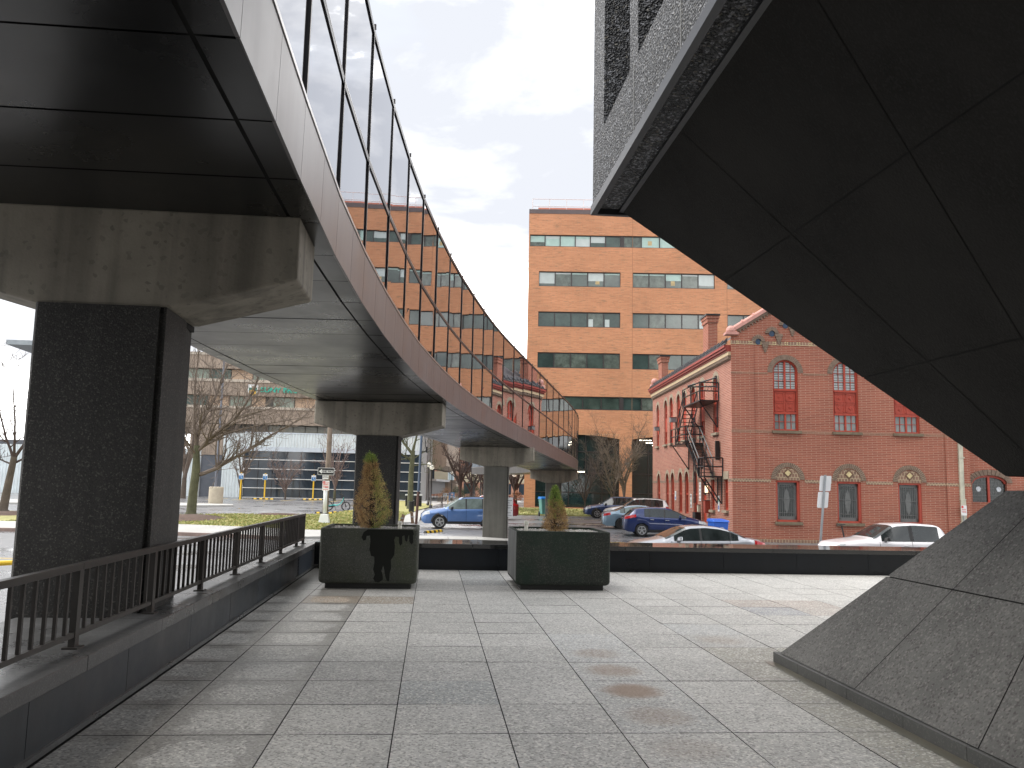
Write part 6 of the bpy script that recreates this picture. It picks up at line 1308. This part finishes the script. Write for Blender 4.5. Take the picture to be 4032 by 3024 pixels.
def car(name, label, cat, loc, rz, sp, mt, glass=None):
    """front bumper at x=0, rear at x=L; sp holds the profile tables"""
    glass = glass or CGL
    t = thing(name, label, cat, loc, rz, 'parked cars' if cat == 'car' else None); L, W = sp['L'], sp['W']/2; wr = sp['wr']; wx = sp['wheels']; Ra = wr*1.13
    N = int(L/.045); X = [L*i/N for i in range(N+1)]; X = sorted(set([round(x, 4) for x in X]+[x for a, b in sp['win'] for x in (a, b)]+[x for k in ('ws', 'rw') for x in sp[k]]))
    def sec(x):
        b = smooth_tab(sp['belt'], x); tp = smooth_tab(sp['top'], x, .07); pw = interp(sp['plan'], x); w = W*pw
        e = min(x, L-x)
        bot = sp['sill']+max(0, (.16-e)/.16)*.10
        for c in wx:
            if abs(x-c) < Ra: bot = max(bot, wr+sqrt(Ra*Ra-(x-c)**2)*1.0)
        gh = min(1, max(0, (tp-b-.03)/.16))
        lo = bot; mid = max(bot+.02, b*.58); m2 = max(mid+.02, b-.13)
        r = [(w-.05, lo), (w-.012, lo+(mid-lo)*.4), (w, mid), (w-.012, m2), (w-.045, b)]
        h5 = (w-.075, b+.012); hh = max(0.02, tp-b)
        ins = sp.get('tum', .36)
        g6 = (w-.075-max(0, hh-.07)*ins, b+max(.014, hh-.075)); g7 = (g6[0]-.10, tp-.022+(-.0)); g8 = (g6[0]*.5, tp-.004)
        c6 = (w*.80, b+hh*.62); c7 = (w*.62, b+hh*.86); c8 = (w*.33, b+hh*.97)
        q = [h5]
        for g_, c_ in ((g6, c6), (g7, c7), (g8, c8)): q.append((c_[0]*(1-gh)+g_[0]*gh, c_[1]*(1-gh)+g_[1]*gh))
        return r+q+[(0, tp)]
    SEC = [sec(x) for x in X]; NR = len(SEC[0])
    def pt(i, r, s): 
        y, z = SEC[i][r]; xx = X[i]
        # nose and tail lean: lower rows tucked in
        return Vector((xx, y*s, z))
    def patch(mb, i0, i1, r0, r1, off=0., sides=(1, -1), mi=0):
        for s in sides:
            for i in range(i0, i1):
                for r in range(r0, r1):
                    q = [pt(i, r, s), pt(i+1, r, s), pt(i+1, r+1, s), pt(i, r+1, s)]
                    n = (q[1]-q[0]).cross(q[3]-q[0]); n = n.normalized() if n.length > 1e-9 else Vector((0, 0, 1))
                    if s > 0: n = -n; 
                    nn_ = n*off
                    # outward = away from the car's axis
                    if (n.y*s < -.2) or (abs(n.y) < .2 and n.z < 0): nn_ = -nn_
                    q = [p+nn_ for p in q]
                    mb.quad(q if s < 0 else q[::-1], mi)
    ix = lambda x: min(range(len(X)), key=lambda i: abs(X[i]-x))
    mb = MB(); patch(mb, 0, len(X)-1, 0, NR-1)
    for i, s_ in ((0, 1), (len(X)-1, -1)):
        lp = [pt(i, r, 1) for r in range(NR)]+[pt(i, r, -1) for r in range(NR-2, -1, -1)]
        c = sum(lp, Vector())/len(lp)+Vector((-.05*s_, 0, 0))
        for a, b in zip(lp, lp[1:]+lp[:1]): mb.quad([a, b, c] if s_ > 0 else [b, a, c])
    body = mb.build('body', mt, t, local=True); 
    me = body.data; import bmesh as _b
    bm = _b.new(); bm.from_mesh(me); _b.ops.remove_doubles(bm, verts=bm.verts, dist=.0005); _b.ops.recalc_face_normals(bm, faces=bm.faces)
    for f in bm.faces: f.smooth = True
    bm.to_mesh(me); bm.free()
    m_ = MB(); m_.box(.25, L-.25, -W+.12, W-.12, sp['sill']+.02, .62); m_.box(.8, L-.8, -W+.08, W-.08, sp['sill']-.02, sp['sill']+.1); m_.build('underbody', PLAS, t, local=True)
    # lower dark cladding
    m_ = MB(); i0, i1 = ix(wx[0]+Ra), ix(wx[1]-Ra); patch(m_, i0, i1, 0, 1, .008); 
    if sp.get('clad'):
        m_.build('sill_cladding', PLAS, t, local=True)
        m_ = MB()
        for c in wx:
            for s in (1, -1):
                n = 16
                for k in range(n):
                    a0, a1 = pi*k/n, pi*(k+1)/n; P_ = lambda a, rr_, y: Vector((c+rr_*cos(a), y*s, wr+rr_*sin(a)*1.0))
                    y1 = W*interp(sp['plan'], c)+.004
                    m_.quad([P_(a0, Ra-.01, y1), P_(a1, Ra-.01, y1), P_(a1, Ra+.075, y1-.012), P_(a0, Ra+.075, y1-.012)][::s])
        m_.build('arch_cladding', PLAS, t, local=True)
    else: m_.build('sill_cladding', PLAS, t, local=True)
    m_ = MB(); a, b = sp['ws']; patch(m_, ix(a)+1, ix(b), 6, NR-1, .005); m_.build('windshield', glass if sp.get('wsg') is None else sp['wsg'], t, local=True)
    m_ = MB(); a, b = sp['rw']; patch(m_, ix(a), ix(b)-1, 6, NR-1, .005)
    if sp.get('rwv'): 
        pass
    m_.build('rear_window', CGL, t, local=True)
    for a, b in sp['win']:
        for s in (1, -1): m_ = MB(); patch(m_, ix(a), ix(b), 5, 6, .006, (s,)); m_.build('side_window', glass, t, local=True)
    m_ = MB()   # window surround strip + pillars
    for s in (1, -1):
        i0, i1 = ix(sp['win'][0][0]), ix(sp['win'][-1][1]); patch(m_, i0, i1, 4, 5, .004, (s,))
        for (a, b), (c, d_) in zip(sp['win'], sp['win'][1:]):
            if c-b < .14: patch(m_, ix(b), ix(c), 5, 6, .004, (s,))
    m_.build('window_trim', PLAS, t, local=True)
    # lamps
    for k, key, mm_ in (('head_light', 'head', HEADM), ('tail_light', 'tail', TAILM)):
        for s in (1, -1):
            m_ = MB(); a, b, r0, r1 = sp[key]; patch(m_, ix(a), ix(b), r0, r1, .012, (s,))
            w_ = W*interp(sp['plan'], 0 if key == 'head' else L); zz = (smooth_tab(sp['belt'], 0 if key == 'head' else L))
            x_ = -.012 if key == 'head' else L+.012; hz = sp.get('lampz', zz-.14); y0, y1 = w_*.55*s, (w_-.03)*s
            m_.quad([(x_, y0, hz), (x_, y1, hz), (x_+(.02 if key == 'head' else -.02), y1, hz+.13), (x_+(.02 if key == 'head' else -.02), y0, hz+.13)]); m_.build(k, mm_, t, local=True)
    m_ = MB(); w_ = W*interp(sp['plan'], 0)*.6; zb = smooth_tab(sp['belt'], 0); m_.box(-.06, .0, -w_, w_, .42, zb-.16); m_.build('grille', PLAS, t, local=True)
    # doors: shut lines, handles
    m_ = MB()
    for x in sp['doors']:
        for s in (1, -1):
            i = ix(x)
            for r in range(0, 4):
                p, q = pt(i, r, s), pt(i, r+1, s); o = Vector((0, .0035*s, 0)); m_.quad([p+o+Vector((-.006, 0, 0)), p+o+Vector((.006, 0, 0)), q+o+Vector((.006, 0, 0)), q+o+Vector((-.006, 0, 0))][::s])
    m_.build('door_gap', DARKGAP, t, local=True)
    for x in sp['handles']:
        for s in (1, -1): i = ix(x); y, z = SEC[i][3]; m_ = MB(); m_.box(x-.1, x+.1, min(y*s, (y+.035)*s), max(y*s, (y+.035)*s), z-.018, z+.014); m_.build('door_handle', sp.get('hm', mt), t, local=True, bevel=.008)
    for s in (1, -1):
        x = sp['mirror']; i = ix(x); y, z = SEC[i][4]; m_ = MB(); m_.hexa([(x-.05, (y-.02)*s, z+.0), (x+.10, (y-.02)*s, z+.0), (x+.11, (y+.2)*s, z+.02), (x-.02, (y+.2)*s, z+.02), (x-.03, (y+.02)*s, z+.13), (x+.10, (y+.02)*s, z+.15), (x+.11, (y+.19)*s, z+.16), (x+.0, (y+.19)*s, z+.15)] if s > 0 else [(x-.02, (y+.2)*s, z+.02), (x+.11, (y+.2)*s, z+.02), (x+.10, (y-.02)*s, z), (x-.05, (y-.02)*s, z), (x, (y+.19)*s, z+.15), (x+.11, (y+.19)*s, z+.16), (x+.10, (y+.02)*s, z+.15), (x-.03, (y+.02)*s, z+.13)]); m_.build('mirror', sp.get('mm', mt), t, local=True, bevel=.025)
    if sp.get('rails'):
        a, b = sp['rails']
        for s in (1, -1): m_ = MB(); pts = [Vector((x, SEC[ix(x)][6][0]*s*.93, SEC[ix(x)][6][1]+(.075 if a+.12 < x < b-.12 else .02))) for x in [a+(b-a)*k/12 for k in range(13)]]; m_.tube(pts, .02, 5); m_.build('roof_rail', sp.get('railm', PLAS), t, local=True)
    if sp.get('spoiler'):
        x = sp['spoiler']; z = smooth_tab(sp['top'], x); w_ = W*.72; m_ = MB(); m_.hexa([(x-.2, -w_, z-.05), (x+.16, -w_*.96, z-.09), (x+.16, w_*.96, z-.09), (x-.2, w_, z-.05), (x-.2, -w_, z+.0), (x+.16, -w_*.96, z-.045), (x+.16, w_*.96, z-.045), (x-.2, w_, z+.0)]); m_.build('spoiler', mt, t, local=True, bevel=.01)
    # wheels
    for c in wx:
        for s in (1, -1):
            y = (W*interp(sp['plan'], c)-.12)*s; m_ = MB(); fn = lambda p: Vector((p.x, p.z*s, p.y))
            m_.lathe([(wr*.66, .10), (wr*.72, .115), (wr*.93, .108), (wr, .07), (wr, -.09), (wr*.9, -.11), (wr*.66, -.1)], (c, y, wr), 28, fn=fn); wh = m_.build('wheel', TYRE, t, local=True, smooth=True)
            m_ = MB(); m_.lathe([(wr*.67, .10), (wr*.62, .108), (wr*.60, .06), (wr*.1, .055), (.001, .055)], (c, y, wr), 24, fn=fn)
            rim = m_.build('rim_dish', PLAS if sp['rim'] != 'hub' else mat('rim_shadow', (.08, .08, .085), .5), wh, local=True)
            m_ = MB(); ns_ = {'hub': 5, 'alloy': 7, 'steel': 0}[sp['rim']]
            m_.lathe([(wr*.68, .104), (wr*.68, .114), (wr*.61, .118), (wr*.59, .09)], (c, y, wr), 28, fn=fn); m_.lathe([(wr*.2, .07), (wr*.18, .10), (.001, .105)], (c, y, wr), 14, fn=fn)
            for k in range(ns_):
                a = 2*pi*k/ns_+.3; wd = .17 if sp['rim'] == 'hub' else .075
                P_ = lambda rr_, da, yy: Vector((c+rr_*cos(a+da), y+yy*s, wr+rr_*sin(a+da)))
                q = [P_(wr*.15, -.5, .085), P_(wr*.62, -wd*1.35, .10), P_(wr*.62, wd*1.35, .10), P_(wr*.15, .5, .085)]; m_.quad(q[::-1] if s > 0 else q); m_.quad(q if s > 0 else q[::-1])
            m_.build('rim', {'hub': HUBC, 'alloy': RIMM, 'steel': STEELR}[sp['rim']], wh, local=True)
    return t
PLAN = lambda L: [(0, .72), (.06, .80), (.18, .89), (.4, .955), (.8, .99), (1.3, 1), (L-1.3, 1), (L-.7, .985), (L-.3, .94), (L-.12, .89), (L, .80)]
def scaled(prof, L): return prof
SUV = dict(L=4.63, W=1.82, wr=.35, wheels=(.93, 3.60), sill=.27, clad=True, belt=[(0, .70), (.15, .86), (.9, .98), (1.3, 1.03), (3.6, 1.08), (4.3, 1.12), (4.63, 1.05)],
    top=[(0, .74), (.12, .90), (.5, 1.01), (1.12, 1.10), (1.2, 1.12), (1.95, 1.60), (2.15, 1.665), (2.8, 1.70), (3.6, 1.68), (4.05, 1.63), (4.25, 1.58), (4.5, 1.15), (4.63, 1.07)], plan=PLAN(4.63), ws=(1.2, 1.98), rw=(4.22, 4.52), win=[(1.42, 2.32), (2.40, 3.22), (3.30, 4.05)],
    head=(.04, .42, 3, 5), tail=(4.22, 4.6, 3, 5), doors=(1.36, 2.36, 3.30), handles=(2.2, 3.12), mirror=1.55, rails=(2.1, 4.1), rim='hub', mm=PLAS, tum=.30, spoiler=4.12)
def var_(b, **k): d_ = dict(b); d_.update(k); return d_
BL1 = paint('sky_blue_paint', (.085, .17, .38), .35); NAVY = paint('navy_paint', (.006, .020, .10), .3); NAV2 = paint('mid_blue_paint', (.012, .033, .11), .35); GBL = paint('grey_blue_paint', (.20, .30, .39), .4); WHP = paint('white_paint', (.72, .72, .73), .0); REDC = paint('dark_red_paint', (.23, .012, .014), .3); SILV = paint('silver_paint', (.40, .41, .44), .6); WH2 = paint('pickup_white_paint', (.66, .64, .66), .1)
car('parked_suv', 'light blue parked SUV with black arches, half behind the pale pier', 'car', (-.55, 46.5, -.7), radians(3), var_(SUV, wheels=(.95, 3.62)), BL1, CLG)
car('parked_suv', 'dark red parked SUV showing its rear right of the pale pier', 'car', (1.42, 60, -.7), radians(2), var_(SUV, rim='alloy'), REDC)
car('parked_suv', 'mid blue parked SUV facing left, farthest in the row', 'car', (11.95, 66.3, -.7), radians(-3), var_(SUV, L=4.63, rim='alloy'), NAV2)
car('parked_suv', 'white parked SUV with black roof behind the grey blue sedan', 'car', (12.3, 60.0, -.7), radians(-2), var_(SUV, rim='alloy'), WHP)
SED = dict(L=4.66, W=1.80, wr=.33, wheels=(.92, 3.62), sill=.22, belt=[(0, .62), (.15, .74), (.9, .88), (1.3, .93), (3.6, .97), (4.1, 1.02), (4.66, .90)],
    top=[(0, .66), (.12, .78), (.5, .91), (1.10, 1.01), (1.18, 1.03), (1.9, 1.37), (2.1, 1.42), (2.6, 1.45), (3.1, 1.41), (3.4, 1.34), (4.0, 1.10), (4.2, 1.07), (4.5, 1.03), (4.66, .93)], plan=PLAN(4.66), ws=(1.18, 1.95), rw=(3.42, 4.0), win=[(1.50, 2.38), (2.46, 3.42), (3.47, 3.70)],
    head=(.04, .5, 3, 5), tail=(4.25, 4.64, 3, 5), doors=(1.40, 2.42, 3.40), handles=(2.28, 3.28), mirror=1.62, rim='alloy', tum=.42)
car('parked_car', 'silver parked sedan facing left just beyond the black parapet', 'car', (6.55, 28.6, -1.01), 0, var_(SED, mm=SILV), SILV)
car('parked_car', 'grey blue parked sedan with black steel rear wheel, behind the navy hatchback', 'car', (14.75, 49.6, -.76), radians(180-5), var_(SED, rim='steel'), GBL, CLG)
HAT = dict(L=4.45, W=1.79, wr=.33, wheels=(.86, 3.56), sill=.24, belt=[(0, .66), (.15, .80), (.9, .93), (1.3, .98), (3.4, 1.04), (3.9, 1.14), (4.45, 1.02)],
    top=[(0, .70), (.12, .82), (.5, .96), (.98, 1.06), (1.1, 1.09), (1.9, 1.45), (2.2, 1.52), (2.7, 1.555), (3.3, 1.53), (3.75, 1.48), (3.95, 1.44), (4.3, 1.12), (4.45, 1.04)], plan=PLAN(4.45), ws=(1.05, 1.95), rw=(3.95, 4.32), win=[(1.22, 2.30), (2.38, 3.12), (3.16, 3.42)],
    head=(.05, .55, 3, 5), tail=(3.85, 4.43, 3, 5), doors=(1.30, 2.34, 3.20), handles=(2.22, 3.02), mirror=1.5, rim='hub', tum=.38, spoiler=3.88, hm=CHR)
car('parked_car', 'dark navy hatchback with chrome door handles, nose towards the blue bin', 'car', (14.75, 44.9, -.87), radians(180-6), HAT, NAVY)
PUP = dict(L=5.6, W=1.86, wr=.37, wheels=(.95, 4.25), sill=.35, belt=[(0, .86), (.15, 1.0), (.9, 1.09), (1.3, 1.12), (3.6, 1.13), (5.6, 1.13)],
    top=[(0, .90), (.12, 1.04), (.5, 1.12), (1.25, 1.22), (1.35, 1.25), (2.05, 1.66), (2.25, 1.72), (2.9, 1.76), (3.7, 1.72), (3.9, 1.66), (4.12, 1.20), (4.2, 1.16), (5.6, 1.15)], plan=PLAN(5.6), ws=(1.35, 2.1), rw=(3.9, 4.1), win=[(1.62, 2.66), (2.80, 3.74)],
    head=(.04, .3, 3, 5), tail=(5.4, 5.58, 2, 4), doors=(1.55, 2.72, 3.80), handles=(2.5, 3.6), mirror=1.72, rim='alloy', tum=.30, mm=PLAS)
car('pickup_truck', 'white crew cab pickup truck behind the parapet at the right', 'pickup truck', (13.95, 29.2, -1.13), 0, PUP, WH2)
for o in list(bpy.data.objects):
    for k in ('_loc', '_off'):
        if k in o: del o[k]
